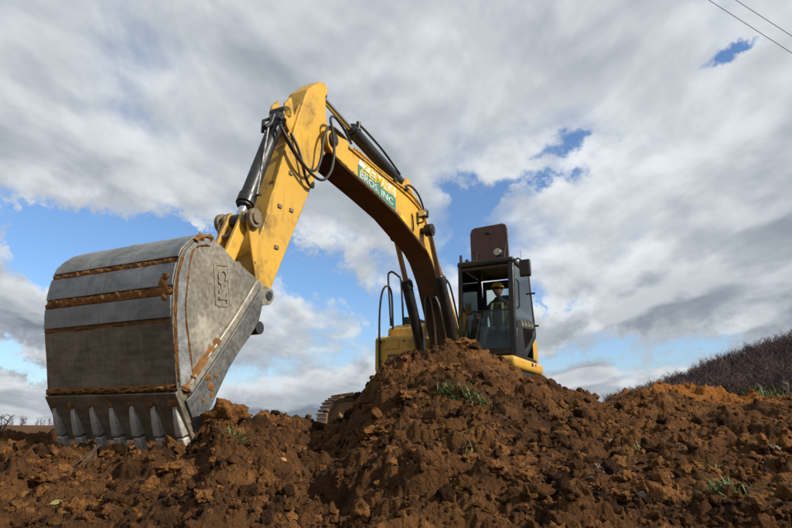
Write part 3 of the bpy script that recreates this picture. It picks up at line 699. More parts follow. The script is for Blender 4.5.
# undercarriage, turned against the upper structure
UC = empty('undercarriage', (0, 0, .06), R(-42), EX)
m = MB(); m.box((-.8, -.75, .35), (.8, .75, .72)); m.cyl((0, 0, .70), (0, 0, .95), .62, 40); FRM = m.build('track_frame', 'yellow_body', EX, .03); FRM.rotation_euler = (0, 0, R(-42)); FRM.location = (0, 0, .06)
bpy.data.objects.remove(UC)
shoe = MB(); shoe.box((-.085, -.30, 0), (.085, .30, .022)); shoe.box((-.08, -.298, .022), (-.062, .298, .055)); shoe.box((-.008, -.298, .022), (.008, .298, .048)); shoe.box((.062, -.298, .022), (.078, .298, .048))
shoe_me = shoe.mesh('track_shoe', 30)
HL, RT, ZC = 1.42, .41, .455
for s in (1, -1):
    m = MB()
    m.prism([(-1.3, .30), (1.3, .30), (1.3, .52), (.9, .64), (-.9, .64), (-1.3, .52)], s * 1.08 - .13, s * 1.08 + .13)
    for xx in (-1.0, -.6, -.2, .2, .6, 1.0): m.cyl((xx, s * 1.08 - .17, .20), (xx, s * 1.08 + .17, .20), .13, 20)
    TR = m.build('track', 'black_paint', EX, .01); TR.rotation_euler = (0, 0, R(-42)); TR.location = (0, 0, .06)
    for xx in (HL, -HL):
        m = MB(); m.cyl((xx, s * 1.08 - .14, ZC), (xx, s * 1.08 + .14, ZC), .34, 36); m.cyl((xx, s * 1.08 - .19, ZC), (xx, s * 1.08 + .19, ZC), .12, 24); m.build('idler_wheel', 'track_steel', TR, .02)
    m = MB()
    for side_ in (-.12, .12):
        pts = [(x, s * 1.08 + side_, ZC + .36) for x in np.linspace(-HL, HL, 12)] + [(HL + .36 * math.sin(a), s * 1.08 + side_, ZC + .36 * math.cos(a)) for a in np.linspace(.2, math.pi, 14)] + [(x, s * 1.08 + side_, ZC - .36) for x in np.linspace(HL, -HL, 12)][1:] + [(-HL - .36 * math.sin(a), s * 1.08 + side_, ZC - .36 * math.cos(a)) for a in np.linspace(.2, math.pi, 14)]
        m.tube(pts, .04, 6)
    m.build('track_chain', 'pin_steel', TR)
    per = 4 * HL + 2 * math.pi * RT; n = 44
    for k in range(n):
        d = (k + .35) * per / n
        if d < 2 * HL: x, z, a = -HL + d, ZC + RT, 0
        elif d < 2 * HL + math.pi * RT: a = (d - 2 * HL) / RT; x, z = HL + RT * math.sin(a), ZC + RT * math.cos(a)
        elif d < 4 * HL + math.pi * RT: x, z, a = HL - (d - 2 * HL - math.pi * RT), ZC - RT, math.pi
        else: a = math.pi + (d - 4 * HL - math.pi * RT) / RT; x, z = -HL + RT * math.sin(a), ZC + RT * math.cos(a)
        o = link('track_shoe', shoe_me, 'track_steel', TR); o.location = (x, s * 1.08, z); o.rotation_euler = (0, a, 0)

# upper structure
m = MB(); m.box((-2.1, -1.2, 1.0), (.28, 1.2, 1.30)); m.build('swing_frame', 'black_paint', EX, .03)
m = MB(); m.box((-2.0, -1.24, 1.305), (.30, -.46, 1.93)); BODY = m.build('side_box', 'yellow_body', EX, .07, 40, 5)
m = MB(); m.prism([(-1.9, 1.9), (-1.9, 2.22), (-.25, 2.20), (.05, 2.10), (.08, 1.9)], -1.10, -.48); m.build('hood', 'yellow_body', BODY, .04, 40, 3)
m = MB(); m.box((.301, -1.03, 1.70), (.312, -.76, 1.86)); m.build('access_door', 'yellow_body', BODY, .004)
m = MB(); m.box((.301, -.97, 1.43), (.308, -.78, 1.61)); g = m.build('grille', 'black_paint', BODY, .003)
for k in range(6):
    m = MB(); m.box((.3085, -.955, 1.445 + k * .027), (.318, -.795, 1.458 + k * .027)); m.build('grille_slat', 'pin_steel', g)
m = MB()
for (yy, z) in ((-1.10, 1.83), (-.66, 1.83), (-1.10, 1.50), (-.66, 1.50)): m.cyl((.30, yy, z), (.315, yy, z), .016, 10)
m.build('bolts', 'black_paint', BODY)
m = MB(); m.cyl((-.1, -.80, 2.2), (-.1, -.80, 2.30), .06, 14); m.box((-.5, -.95, 2.2), (-.3, -.62, 2.29)); m.build('filler_cap', 'black_paint', BODY, .01)
m = MB(); m.cyl((-.9, -.66, 2.15), (-.9, -.66, 2.75), .05, 14); m.cyl((-.9, -.66, 2.35), (-.9, -.66, 2.60), .09, 14); m.build('exhaust', 'black_paint', BODY, .005)
m = MB(); m.prism([(-1.25, 1.30), (-1.25, 1.75), (-1.62, 2.10), (-2.0, 2.14), (-2.35, 2.0), (-2.40, 1.30)], -.45, .98); m.build('engine_cover', 'yellow_body', EX, .06, 40, 4)
m = MB(); m.box((-2.55, -1.1, 1.05), (-2.35, .88, 1.9)); m.build('counterweight', 'yellow_body', EX, .08, 40, 4)
m = MB(); m.box((-1.55, .17, 1.305), (.33, 1.25, 1.50)); SK = m.build('cab_skirt', 'yellow_body', EX, .07, 40, 5)
m = MB(); m.box((-.97, 1.2505, 1.42), (-.90, 1.258, 1.46)); m.build('reflector', 'red_lens', SK, .003)
m = MB(); m.box((-.86, 1.2505, 1.42), (-.79, 1.258, 1.46)); m.build('reflector', 'decal_white', SK, .003)
m = MB(); m.cyl((-.70, 1.25, 1.43), (-.70, 1.262, 1.43), .03, 12); m.build('keyhole', 'black_paint', SK)
for nm, pts in (('handrail', [(.32, -1.12, 1.36), (.34, -1.115, 1.9), (.33, -1.114, 2.36), (.31, -1.09, 2.66), (.27, -1.05, 2.80), (.20, -1.01, 2.82), (.10, -1.0, 2.70), (.06, -1.0, 2.35), (.04, -1.0, 2.08)]),
                ('handrail', [(.0, -1.06, 2.15), (.0, -1.09, 2.6), (.0, -1.117, 3.06), (-.01, -1.09, 3.13), (-.02, -1.04, 3.14), (-.04, -.93, 3.05), (-.05, -.89, 2.98), (-.05, -.86, 2.6), (-.05, -.84, 2.15)])):
    m = MB(); m.tube(spline(pts, 5), .019, 10); m.build(nm, 'black_paint', EX)
# hoses rising at the foot of the boom
for k in range(5):
    yy = -.16 + k * .09
    m = MB(); m.tube(spline([(.42 + .03 * k, yy, 1.2), (.52, yy * 1.1, 1.6), (.58, yy * .9, 2.0), (.66, yy * .7, 2.28), (.74, yy * .5, 2.44)], 6), .018, 8)
    m.build('hydraulic_hose', 'rubber' if k % 2 else 'hose_grey', EX)
m = MB(); m.box((-.35, -.36, 1.25), (.30, -.235, 1.85)); m.box((-.35, .175, 1.25), (.10, .215, 1.7)); m.build('boom_bracket', 'yellow_body', EX, .02)

# cab
C0, C1_ = .215, 1.19
m = MB(); m.box((-1.30, C0, 1.505), (.0, C1_, 1.56)); CAB = m.build('cab', 'cab_black', EX, .01)
def cab_bar(pts, w, y0, y1, name='cab_pillar', mt='cab_black', bev=.018):
    (x0, z0), (x1, z1) = pts; l = math.hypot(x1 - x0, z1 - z0); nx, nz = -(z1 - z0) / l * w / 2, (x1 - x0) / l * w / 2
    m = MB(); m.prism([(x0 - nx, z0 - nz), (x1 - nx, z1 - nz), (x1 + nx, z1 + nz), (x0 + nx, z0 + nz)], y0, y1); return m.build(name, mt, CAB, bev)
cab_bar(((.02, 1.50), (-.06, 3.10)), .08, C0, C0 + .075)
cab_bar(((.02, 1.50), (-.06, 3.10)), .10, C1_ - .095, C1_)
cab_bar(((-1.30, 1.50), (-1.30, 2.1)), .07, C0, C0 + .06); cab_bar(((-1.30, 2.1), (-1.10, 3.10)), .07, C0, C0 + .06)
cab_bar(((-1.36, 2.0), (-1.08, 3.10)), .08, C1_ - .06, C1_); cab_bar(((-.55, 1.54), (-1.36, 2.0)), .07, C1_ - .05, C1_ - .002)
m = MB(); m.box((-.02, C0 + .07, 1.555), (.045, C1_ - .09, 1.66)); m.build('front_sill', 'cab_black', CAB, .01)
m = MB(); m.box((-.11, C0 + .07, 3.0), (-.03, C1_ - .09, 3.06)); m.build('front_header', 'cab_black', CAB, .01)
m = MB(); m.box((-1.22, C0 - .01, 3.07), (.0, C1_ + .01, 3.17))
m.build('cab_roof', 'cab_black', CAB, .035, 40, 4)
# rear wall with its window, right wall
m = MB(); m.box((-1.30, C0 + .05, 1.56), (-1.255, C1_ - .05, 2.20)); m.box((-1.24, C0 + .05, 2.20), (-1.21, C0 + .12, 3.06)); m.box((-1.24, C1_ - .20, 2.20), (-1.21, C1_ - .06, 3.06)); m.box((-1.24, C0 + .12, 2.90), (-1.21, C1_ - .20, 3.06)); m.build('rear_wall', 'cab_black', CAB, .008)
m = MB(); m.box((-1.228, C0 + .115, 2.19), (-1.222, C1_ - .195, 2.905)); m.build('rear_window', 'glass', CAB)
m = MB(); m.prism([(-1.28, 1.56), (-.04, 1.56), (-.04, 1.78), (-.5, 1.95), (-1.28, 2.0)], C0 + .012, C0 + .04); m.build('side_panel', 'cab_black', CAB, .006)
m = MB(); m.prism([(-1.26, 2.0), (-.5, 1.95), (-.02, 1.78), (-.08, 3.06), (-1.1, 3.06)], C0 + .022, C0 + .028); m.build('side_window', 'glass', CAB)
m = MB(); m.prism_x([(C0 + .072, 1.66), (C1_ - .092, 1.66), (C1_ - .092, 2.28), (C0 + .072, 2.28)], 0, .006); fw = m.build('windscreen', 'glass', CAB); fw.location = (-.0, 0, 0); fw.rotation_euler = (0, 0, 0)
m = MB(); m.box((-.03, C0 + .07, 2.27), (.005, C1_ - .09, 2.295)); m.build('windscreen_rail', 'cab_black', CAB, .004)
# door on the cab's left
DOOR_Y = C1_ + .006
m = MB()
m.prism([(-.06, 2.12), (-1.29, 2.24), (-1.32, 2.10), (-.06, 1.98)], C1_ - .03, DOOR_Y)
m.prism([(.0, 1.56), (-.50, 1.56), (-.42, 2.02), (-.06, 1.985)], C1_ - .03, DOOR_Y - .001)
m.prism([(-.50, 1.561), (-.62, 1.561), (-1.34, 2.0), (-1.32, 2.098), (-1.26, 2.094), (-1.22, 1.99), (-.62, 1.66), (-.46, 1.70)], C1_ - .03, DOOR_Y - .002)
DOOR = m.build('door', 'cab_black', CAB, .008)
m = MB(); m.prism([(-.10, 3.05), (-1.08, 3.05), (-1.27, 2.238), (-.08, 2.12)], C1_ - .018, C1_ - .012); m.build('door_window', 'door_glass', DOOR)
m = MB(); m.prism([(-.42, 2.02), (-1.27, 2.098), (-1.23, 1.98), (-.62, 1.64), (-.47, 1.68)], C1_ - .018, C1_ - .012); m.build('door_window', 'door_glass', DOOR)
m = MB(); m.tube([(-.12, DOOR_Y, 2.30), (-.12, DOOR_Y + .04, 2.34), (-.14, DOOR_Y + .04, 2.75), (-.14, DOOR_Y, 2.80)], .014, 8); m.build('door_handle', 'black_paint', DOOR)
for (xa, za) in ((-1.16, 2.75), (-1.31, 2.18)):
    m = MB(); m.tube([(xa, C1_ - .01, za), (xa, C1_ + .07, za)], .018, 8); m.build('door_stop', 'black_paint', DOOR)
# worn pale marks on the band of the door (lettering that can no longer be read)
for k in range(4):
    x = -.34 - k * .22
    m = MB(); m.prism([(x, 2.135 + k * .02), (x - .06, 2.14 + k * .02), (x - .10, 2.06 + k * .021), (x - .04, 2.045 + k * .021)], DOOR_Y + .0005, DOOR_Y + .003); m.prism([(x - .10, 2.115 + k * .021), (x - .155, 2.12 + k * .021), (x - .16, 2.06 + k * .021), (x - .11, 2.065 + k * .021)], DOOR_Y + .0005, DOOR_Y + .003); m.build('worn_mark', 'vest_strip', DOOR, 0, None)
# hatch standing open on the roof
hp = [(C0 + .0, 3.18), (C0 - .01, 3.88), (C0 + .02, 3.97), (C0 + .08, 4.00), (.83, 4.02), (.89, 3.99), (.915, 3.92), (.93, 3.18)]
m = MB(); m.prism_x(hp, -.80, -.75); HATCH = m.build('roof_hatch', 'hatch_brown', CAB, .014, 40, 3)
m = MB(); m.box((-.75, .50, 3.84), (-.73, .60, 3.90)); m.box((-.73, .535, 3.86), (-.70, .565, 3.88)); m.build('hatch_latch', 'black_paint', HATCH, .005)
for (xa, ya, za) in ((-.55, C0 + .13, 3.52), (-.50, .88, 3.60)):
    m = MB(); m.tube([(xa, ya, 3.17), (-.745, ya, za)], .013, 8); m.build('gas_strut', 'black_paint', HATCH)
# roof lamps, mirrors, aerial
m = MB(); m.cyl((-.10, .93, 3.27), (-.01, .93, 3.27), .072, 20); m.box((-.08, .915, 3.165), (-.04, .945, 3.22)); RL = m.build('roof_lamp', 'black_paint', CAB, .008)
m = MB(); m.cyl((-.0095, .93, 3.27), (.004, .93, 3.27), .06, 20); m.build('lens', 'lamp_glass', RL, .004)
m = MB(); m.cyl((-.06, C0 + .05, 3.16), (-.06, C0 + .05, 3.30), .026, 12); m.cyl((-.06, C0 + .16, 3.165), (-.06, C0 + .16, 3.21), .035, 12); m.build('beacon_stub', 'black_paint', CAB, .005)
m = MB(); m.box((.02, 1.31, 2.78), (.09, 1.50, 3.07)); MR = m.build('wing_mirror', 'black_paint', CAB, .03, 40, 3)
m = MB(); m.tube([(-.06, C1_, 3.10), (.0, 1.28, 3.12), (.04, 1.36, 3.05)], .014, 8); m.build('mirror_arm', 'black_paint', MR)
m = MB(); m.box((-.0, .35, 2.23), (.05, .47, 2.42)); MI = m.build('inside_mirror', 'black_paint', CAB, .02)
m = MB(); m.tube([(.0, C0 + .06, 2.34), (.03, .36, 2.33)], .012, 8); m.build('mirror_arm', 'black_paint', MI)
m = MB(); m.tube([(-.9, 1.1, 3.16), (-.9, 1.1, 3.50)], .004, 6); m.build('aerial', 'black_paint', CAB)
# seat and controls inside
m = MB(); m.box((-1.0, .46, 1.80), (-.50, .96, 1.93)); m.prism([(-1.0, 1.90), (-.88, 1.90), (-1.0, 2.55), (-1.10, 2.55)], .48, .94); m.prism([(-1.03, 2.56), (-.98, 2.56), (-1.03, 2.74), (-1.08, 2.74)], .58, .84); m.box((-.9, .52, 1.56), (-.6, .90, 1.80)); m.build('seat', 'seat_cloth', CAB, .03)
m = MB()
for yy in (.40, 1.02): m.box((-.85, yy - .06, 1.60), (-.35, yy + .06, 2.10))
m.build('console', 'seat_cloth', CAB, .02)
for yy in (.40, 1.02):
    m = MB(); m.tube([(-.42, yy, 2.10), (-.36, yy, 2.24)], .012, 8); m.tube([(-.365, yy, 2.22), (-.34, yy, 2.30)], .024, 10); m.build('joystick', 'rubber', CAB)

# ------------------------------------------------------------------ the operator
def skin_mesh(name, joints, edges, m, sub=2, root=0):
    me = bpy.data.meshes.new(name); me.from_pydata([j[0] for j in joints], edges, [])
    o = bpy.data.objects.new(name, me); COL.objects.link(o)
    bm = bmesh.new(); bm.from_mesh(me); sk = bm.verts.layers.skin.verify(); bm.verts.ensure_lookup_table()
    for i, j in enumerate(joints):
        r = j[1]; bm.verts[i][sk].radius = r if isinstance(r, tuple) else (r, r); bm.verts[i][sk].use_root = (i == root)
    bm.to_mesh(me); bm.free()
    md = o.modifiers.new('skin', 'SKIN'); md.use_smooth_shade = True; md.branch_smoothing = .4
    s2 = o.modifiers.new('sub', 'SUBSURF'); s2.levels = sub; s2.render_levels = sub
    dg = bpy.context.evaluated_depsgraph_get(); dg.update()
    me2 = bpy.data.meshes.new_from_object(o.evaluated_get(dg)); bpy.data.objects.remove(o)
    me2.name = name; me2.materials.clear()
    return me2
PX, PY = -.78, .71
J = [((0, 0, 2.02), (.17, .15)), ((.01, 0, 2.20), (.16, .13)), ((.03, 0, 2.40), (.19, .135)), ((.03, 0, 2.53), (.14, .10)), ((.05, 0, 2.61), (.080, .075)), ((.07, 0, 2.67), (.068, .066)),
     ((.02, .19, 2.51), .075), ((.06, .27, 2.30), .058), ((.27, .29, 2.19), .046), ((.36, .30, 2.22), .036),
     ((.02, -.19, 2.51), .075), ((.06, -.27, 2.30), .058), ((.27, -.29, 2.19), .046), ((.36, -.30, 2.22), .036),
     ((.18, .11, 2.00), .10), ((.50, .15, 2.01), .075), ((.58, .15, 1.80), .058), ((.62, .15, 1.64), .05), ((.72, .15, 1.60), .04),
     ((.18, -.11, 2.00), .10), ((.50, -.15, 2.01), .075), ((.58, -.15, 1.80), .058), ((.62, -.15, 1.64), .05), ((.72, -.15, 1.60), .04)]
Eg = [(0, 1), (1, 2), (2, 3), (3, 4), (4, 5), (3, 6), (6, 7), (7, 8), (8, 9), (3, 10), (10, 11), (11, 12), (12, 13), (0, 14), (14, 15), (15, 16), (16, 17), (17, 18), (0, 19), (19, 20), (20, 21), (21, 22), (22, 23)]
me = skin_mesh('person', J, Eg, 'jacket')
MP = EX.matrix_basis
PER = link('person', me, 'jacket'); PER.location = Vector((.864, 10.388, GZ)) + Matrix.Rotation(R(-116), 3, 'Z') @ Vector((PX, PY, 0)); PER.rotation_euler = (0, 0, R(-116))
tag(PER, 'person in yellow hard hat and dark jacket seated inside the excavator cab', 'person')
bm = bmesh.new(); bmesh.ops.create_uvsphere(bm, u_segments=28, v_segments=20, radius=1)
for v in bm.verts:
    x, y, z = v.co
    w = .080 * (1 - .08 * max(0, -z) ** 1.5)
    p = Vector((x * .094, y * w, z * .122))
    if x > 0: p.x += .020 * math.exp(-((y / .16) ** 2 + ((z + .12) / .16) ** 2)) + .008 * math.exp(-((y / .4) ** 2 + ((z + .75) / .2) ** 2)) - .010 * math.exp(-(((abs(y) - .38) / .18) ** 2 + ((z - .05) / .14) ** 2)) + .005 * math.exp(-((y / .3) ** 2 + ((z + .42) / .07) ** 2))
    v.co = p + Vector((.085, 0, 2.775))
me = bpy.data.meshes.new('head'); bm.to_mesh(me); bm.free(); me.shade_smooth(); hd = link('head', me, 'skin', PER)
for s in (1, -1):
    m = MB(); m.tube([(.085, s * .070, 2.745), (.075, s * .084, 2.775), (.08, s * .080, 2.80)], [.012, .02, .012], 8); m.build('ear', 'skin', hd)
    m = MB(); m.tube([(.150, s * .030, 2.778), (.168, s * .032, 2.780)], .011, 10); m.build('eye', 'decal_white', hd)
m = MB(); m.tube(spline([(.155, -.025, 2.705), (.168, 0, 2.702), (.155, .025, 2.705)], 5), .006, 6); m.build('mouth', 'hatch_brown', hd)
m = MB(); m.tube(spline([(.06, -.084, 2.79), (.13, -.068, 2.785), (.178, -.035, 2.782), (.184, 0, 2.784), (.178, .035, 2.782), (.13, .068, 2.785), (.06, .084, 2.79)], 5), .016, 8); m.build('sunglasses', 'dark_lens', PER)
bm = bmesh.new(); bmesh.ops.create_uvsphere(bm, u_segments=28, v_segments=18, radius=1)
bmesh.ops.delete(bm, geom=[v for v in bm.verts if v.co.z < -.05], context='VERTS')
for v in bm.verts:
    x, y, z = v.co; rr2 = 1.0
    v.co = Vector((.08 + x * .125, y * .105, 2.815 + z * .105))
    if z < .06: v.co.x += (.045 if x > 0 else .01) * x; v.co.y *= 1.08; v.co.z -= .004
me = bpy.data.meshes.new('hard_hat'); bm.to_mesh(me); bm.free(); me.shade_smooth(); hh = link('hard_hat', me, 'helmet', PER)
sd = hh.modifiers.new('solid', 'SOLIDIFY'); sd.thickness = .006
# vest over the jacket: an open-sided shell round the trunk
v_ = []; f_ = []; zz = [2.08, 2.16, 2.26, 2.36, 2.44, 2.50, 2.54]; n = 20
for z in zz:
    wy = np.interp(z, [2.02, 2.2, 2.40, 2.54], [.185, .185, .215, .13]); wx = np.interp(z, [2.02, 2.2, 2.40, 2.54], [.17, .155, .165, .115]); cx = np.interp(z, [2.02, 2.4], [.0, .03])
    for k in range(n):
        a = 2 * math.pi * k / n; v_.append((cx + math.cos(a) * wx, math.sin(a) * wy, z))
for i in range(len(zz) - 1):
    for k in range(n):
        f_.append((i * n + k, i * n + (k + 1) % n, (i + 1) * n + (k + 1) % n, (i + 1) * n + k))
m = MB(); m.add(v_, f_); VST = m.build('vest', 'vest', PER, 0, 60); sd = VST.modifiers.new('solid', 'SOLIDIFY'); sd.thickness = .008
m = MB()
for s in (1, -1): m.tube(spline([(.18, s * .10, 2.10), (.185, s * .10, 2.25), (.19, s * .10, 2.38), (.155, s * .09, 2.52)], 5), .022, 6)
m.build('reflective_strip', 'vest_strip', VST)
for s in (1, -1):                                             # hands closed on the joysticks: palm, four fingers and thumb
    px_, py_, pz_ = .37, s * .30, 2.25
    m = MB(); m.tube([(px_ - .06, py_, pz_ - .02), (px_ - .02, py_, pz_), (px_ + .02, py_, pz_ + .01)], [.028, .04, .036], 10)
    for k in range(4):
        zf = pz_ + .035 - k * .019; m.tube(spline([(px_ + .02, py_ + s * .03, zf), (px_ + .065 - .004 * k, py_ + s * .025, zf), (px_ + .07 - .005 * k, py_ - s * .012, zf - .002), (px_ + .045, py_ - s * .022, zf - .003)], 4), .0095, 8)
    m.tube(spline([(px_ - .02, py_ - s * .03, pz_ + .02), (px_ + .02, py_ - s * .045, pz_ + .04), (px_ + .05, py_ - s * .035, pz_ + .05)], 4), [.014] * 8 + [.010], 8)
    m.build('hand', 'skin', PER, 0, 60)

# ------------------------------------------------------------------ things lying on the soil
clod_me = []
for i in range(9):
    Vv, Ff = rock_variant(200 + i, 4, .55, .8); me = np_mesh('earth_clod', Vv, Ff); me.materials.append(MAT['clod_soil']); clod_me.append(me)
def put_clod(x, y, s, label, group=None, sink=.25, k=None, m=None, name='earth_clod', cat='clod', flat=1.0):
    me = clod_me[random.randrange(9) if k is None else k]
    if m: me = me.copy(); me.materials.clear(); me.materials.append(MAT[m])
    o = link(name, me, None); o.location = (x, y, tz(x, y) + s * sink); o.rotation_euler = (random.uniform(-.5, .5), random.uniform(-.5, .5), random.uniform(0, 6.3)); o.scale = (s * random.uniform(.85, 1.25), s * random.uniform(.8, 1.1), s * random.uniform(.75, 1.0) * flat)
    return tag(o, label, cat, group)
r7 = random.Random(11)
for i in range(70):
    u = r7.uniform(-.62, .66); y = math.exp(r7.uniform(math.log(2.6), math.log(7.6)))
    put_clod(u * y, y, r7.uniform(.04, .085) * (.40 + .6 * y / 6), 'rounded lump of brown earth lying on the dug soil', 'lumps of earth scattered over the spoil heap')
for (x, y, s, lab) in ((-1.45, 4.28, .10, 'brown earth lump heaped against the bucket tooth nearest the stick'), (-1.75, 4.40, .09, 'crumbly earth lump between two bucket teeth near the middle'), (-2.02, 4.52, .10, 'dark earth lump pressed under the bucket lip left of its middle'), (-1.20, 4.45, .14, 'big earth lump at the bucket corner below the side plate'),
                       (-1.58, 4.20, .085, 'brown earth lump in front of the third bucket tooth from the right'), (.80, 7.25, .10, 'large rounded earth lump on the crest below the cab window')):
    put_clod(x, y, s, lab, 'lumps of earth piled against the bucket' if 'bucket' in lab else None)
for (x, y, s, lab, mt, fl) in ((1.09, 3.50, .038, 'tan flat stone standing up in the dark soil right of the middle', 'stone', 1.0), (1.04, 2.75, .020, 'small pale grey stone lying in the soil at the lower right', 'stone', .8), (.90, 3.01, .013, 'tiny whitish stone in the soil left of the tan flat stone', 'stone', .7), (2.27, 3.86, .030, 'pale tan stone on the soil towards the right edge', 'stone', .6), (1.38, 4.14, .016, 'little white stone on the right slope of the heap', 'stone', .7)):
    o = put_clod(x, y, s, lab, None, .30, None, mt, 'stone', 'stone', fl)
def grass(x, y, n, h, spread, label, seed, lean=.6, name='grass_tuft', mt='grass_blade'):
    r = random.Random(seed); m = MB(); n = int(n * 2.2) if n > 12 else n
    for i in range(n):
        a = r.uniform(0, 6.28); rad = spread * r.random() ** .7; bx_, by_ = rad * math.cos(a), rad * math.sin(a) * .7
        z0 = tz(x + bx_, y + by_) - tz(x, y); d = r.uniform(0, 6.28); L = h * r.uniform(.5, 1.15); le = lean * r.uniform(.3, 1.5); w = .0021 * r.uniform(.6, 1.5) * (1 + y * .10)
        v = []; S = 4
        for k in range(S + 1):
            t = k / S; ho = L * le * t ** 1.6; zz_ = z0 - .01 + L * (t - .45 * le * t * t)
            cx, cy = bx_ + math.cos(d) * ho, by_ + math.sin(d) * ho; ww = w * (1 - t ** 2) + .0004
            v += [(cx - math.sin(d) * ww, cy + math.cos(d) * ww, zz_), (cx + math.sin(d) * ww, cy - math.cos(d) * ww, zz_)]
        m.add(v, [(2 * k, 2 * k + 1, 2 * k + 3, 2 * k + 2) for k in range(S)])
    o = link(name, m.mesh(name, 60), mt); o.location = (x, y, tz(x, y)); return tag(o, label, 'grass')
grass(.50, 5.02, 120, .15, .17, 'green grass tuft growing on the slope of the heap below the cab', 1, 1.35)
grass(.64, 4.78, 45, .10, .10, 'smaller green grass clump just right of the big tuft on the heap', 2, 1.1)
grass(1.32, 2.62, 45, .07, .10, 'dark green grass tuft in the soil at the lower right', 3, .9)
grass(-.95, 3.80, 45, .09, .09, 'dry matted grass on the earth right of the bucket corner', 4, 1.2)
grass(.34, 3.02, 7, .07, .02, 'few thin green blades sprouting in the middle foreground soil', 5, .5)
grass(1.16, 3.42, 9, .06, .03, 'thin upright green blades beside the tan flat stone', 6, .5)
grass(1.57, 4.15, 10, .10, .04, 'sparse green blades on the right slope below the orange ridge', 7, .6)
grass(-.98, 2.70, 4, .04, .012, 'two or three tiny green shoots in the left foreground', 8, .4)
grass(5.0, 8.40, 60, .22, .35, 'pale green weeds on the soil by the right edge of the frame', 9, .9)
grass(1.75, 3.55, 14, .08, .06, 'loose green blades halfway up the soil at the right', 10, .8)
def leaf(x, y, s, mt, label, seed):
    m = MB(); pts = [(-1, 0), (-.5, .38), (0, .5), (.5, .36), (1, 0), (.5, -.36), (0, -.5), (-.5, -.38)]
    v = [(0, 0, -.06 * s)] + [(a * s, b * s, .10 * s * abs(b) * 2) for a, b in pts]; m.add(v, [(0, i + 1, (i + 1) % 8 + 1) for i in range(8)]); m.tube([(-1 * s, 0, 0), (-1.5 * s, .05 * s, .02 * s)], .04 * s, 5)
    o = link('leaf', m.mesh('leaf', 60), mt); o.location = (x, y, tz(x, y) + s * .45); r = random.Random(seed); o.rotation_euler = (.75, r.uniform(-.3, .3), r.uniform(-.3, .6)); return tag(o, label, 'leaf')
leaf(-1.46, 2.82, .026, 'leaf_yellow', 'fallen yellow green leaf on the soil at the lower left', 1)
leaf(-.64, 3.70, .028, 'leaf_orange', 'fallen orange leaf on the soil left of the heap', 2)
leaf(1.86, 3.56, .024, 'leaf_orange', 'fallen orange brown leaf on the soil at the far right', 3)
def root_twig(x, y, seed, label, h=.16):
    r = random.Random(seed); m = MB()
    for k in range(5):
        a = r.uniform(-.9, .9); m.tube(spline([(r.uniform(-.03, .03), .06, h), (math.sin(a) * h * .3, .02, h * .65), (math.sin(a) * h * .8, -.05, h * .2), (math.sin(a) * h * 1.2, -.10, -.03)], 4), [.0045] * 6 + [.0035] * 4 + [.002] * 3, 5)
    o = link('root', m.mesh('root', 60), 'twig'); o.location = (x, y, tz(x, y)); return tag(o, label, 'root')
root_twig(-1.86, 3.95, 3, 'thin bare root hanging from the earth under the bucket teeth')
def weed(x, y, seed, label, h=.3):
    r = random.Random(seed); m = MB()
    for k in range(9):
        a = r.uniform(0, 6.28); L = h * r.uniform(.5, 1); m.tube(spline([(0, 0, -.03), (math.cos(a) * L * .15, math.sin(a) * L * .1, L * .5), (math.cos(a) * L * .4, math.sin(a) * L * .3, L)], 4), [.007, .006, .006, .005, .005, .004, .004, .003, .002], 5)
        for j in range(4):
            b = r.uniform(0, 6.28); t = r.uniform(.4, .95); p = Vector((math.cos(a) * L * .4 * t ** 1.5, math.sin(a) * L * .3 * t ** 1.5, L * t)); m.tube([p, p + Vector((math.cos(b) * .06, math.sin(b) * .06, .04)) * h / .3], [.004, .0015], 4)
    o = link('weed', m.mesh('weed', 60), 'weed_dark'); o.location = (x, y, tz(x, y)); return tag(o, label, 'weed')
weed(-3.9, 6.3, 5, 'dark dead weed on the skyline left of the bucket', .26)

# ------------------------------------------------------------------ overhead lines
for (a, b, lab) in (((17.74, 30, 23.31), (21.89, 30, 19.9), 'lower left one of the two thin power lines overhead'), ((19.27, 30, 23.31), (22.07, 30, 20.97), 'upper right one of the two thin power lines overhead')):
    a, b = Vector(a), Vector(b); d = b - a; P = []
    for k in range(41):
        t = -6 + k * 13 / 40; p = a + d * t; p.z += .004 * (t - .5) ** 2 * d.length; P.append(p)
    m = MB(); m.tube(P, .018, 6); o = m.build('power_line', 'cable'); tag(o, lab, 'power line', 'overhead power lines')

# ------------------------------------------------------------------ wooded hill in the distance
def hill_h(x, y):
    k = x / y
    h = np.clip((k - .314) * 70, 0, 60) * np.clip((y - 130) / 60, 0, 1) ** .8
    h = h * (1 + .10 * fbm(x * .03, y * .03, 301, 3)) + np.where(h > 0, 2.0 * fbm(x * .05, y * .05, 305, 3), 0)
    return h + GZ - 1.2
kx = np.linspace(.28, 1.5, 90); ky = np.concatenate([np.linspace(130, 260, 40), np.linspace(265, 600, 30)])
KX, KY = np.meshgrid(kx, ky); HX = (KX * KY).ravel(); HY = KY.ravel(); HZ = hill_h(HX, HY)
ii = np.arange(len(ky) * len(kx)).reshape(len(ky), len(kx)); q = np.stack([ii[:-1, :-1], ii[:-1, 1:], ii[1:, 1:], ii[1:, :-1]], -1).reshape(-1, 4)
o = link('hill', np_mesh('hill', np.stack([HX, HY, HZ], -1), q), 'hill_floor'); tag(o, kind='structure')
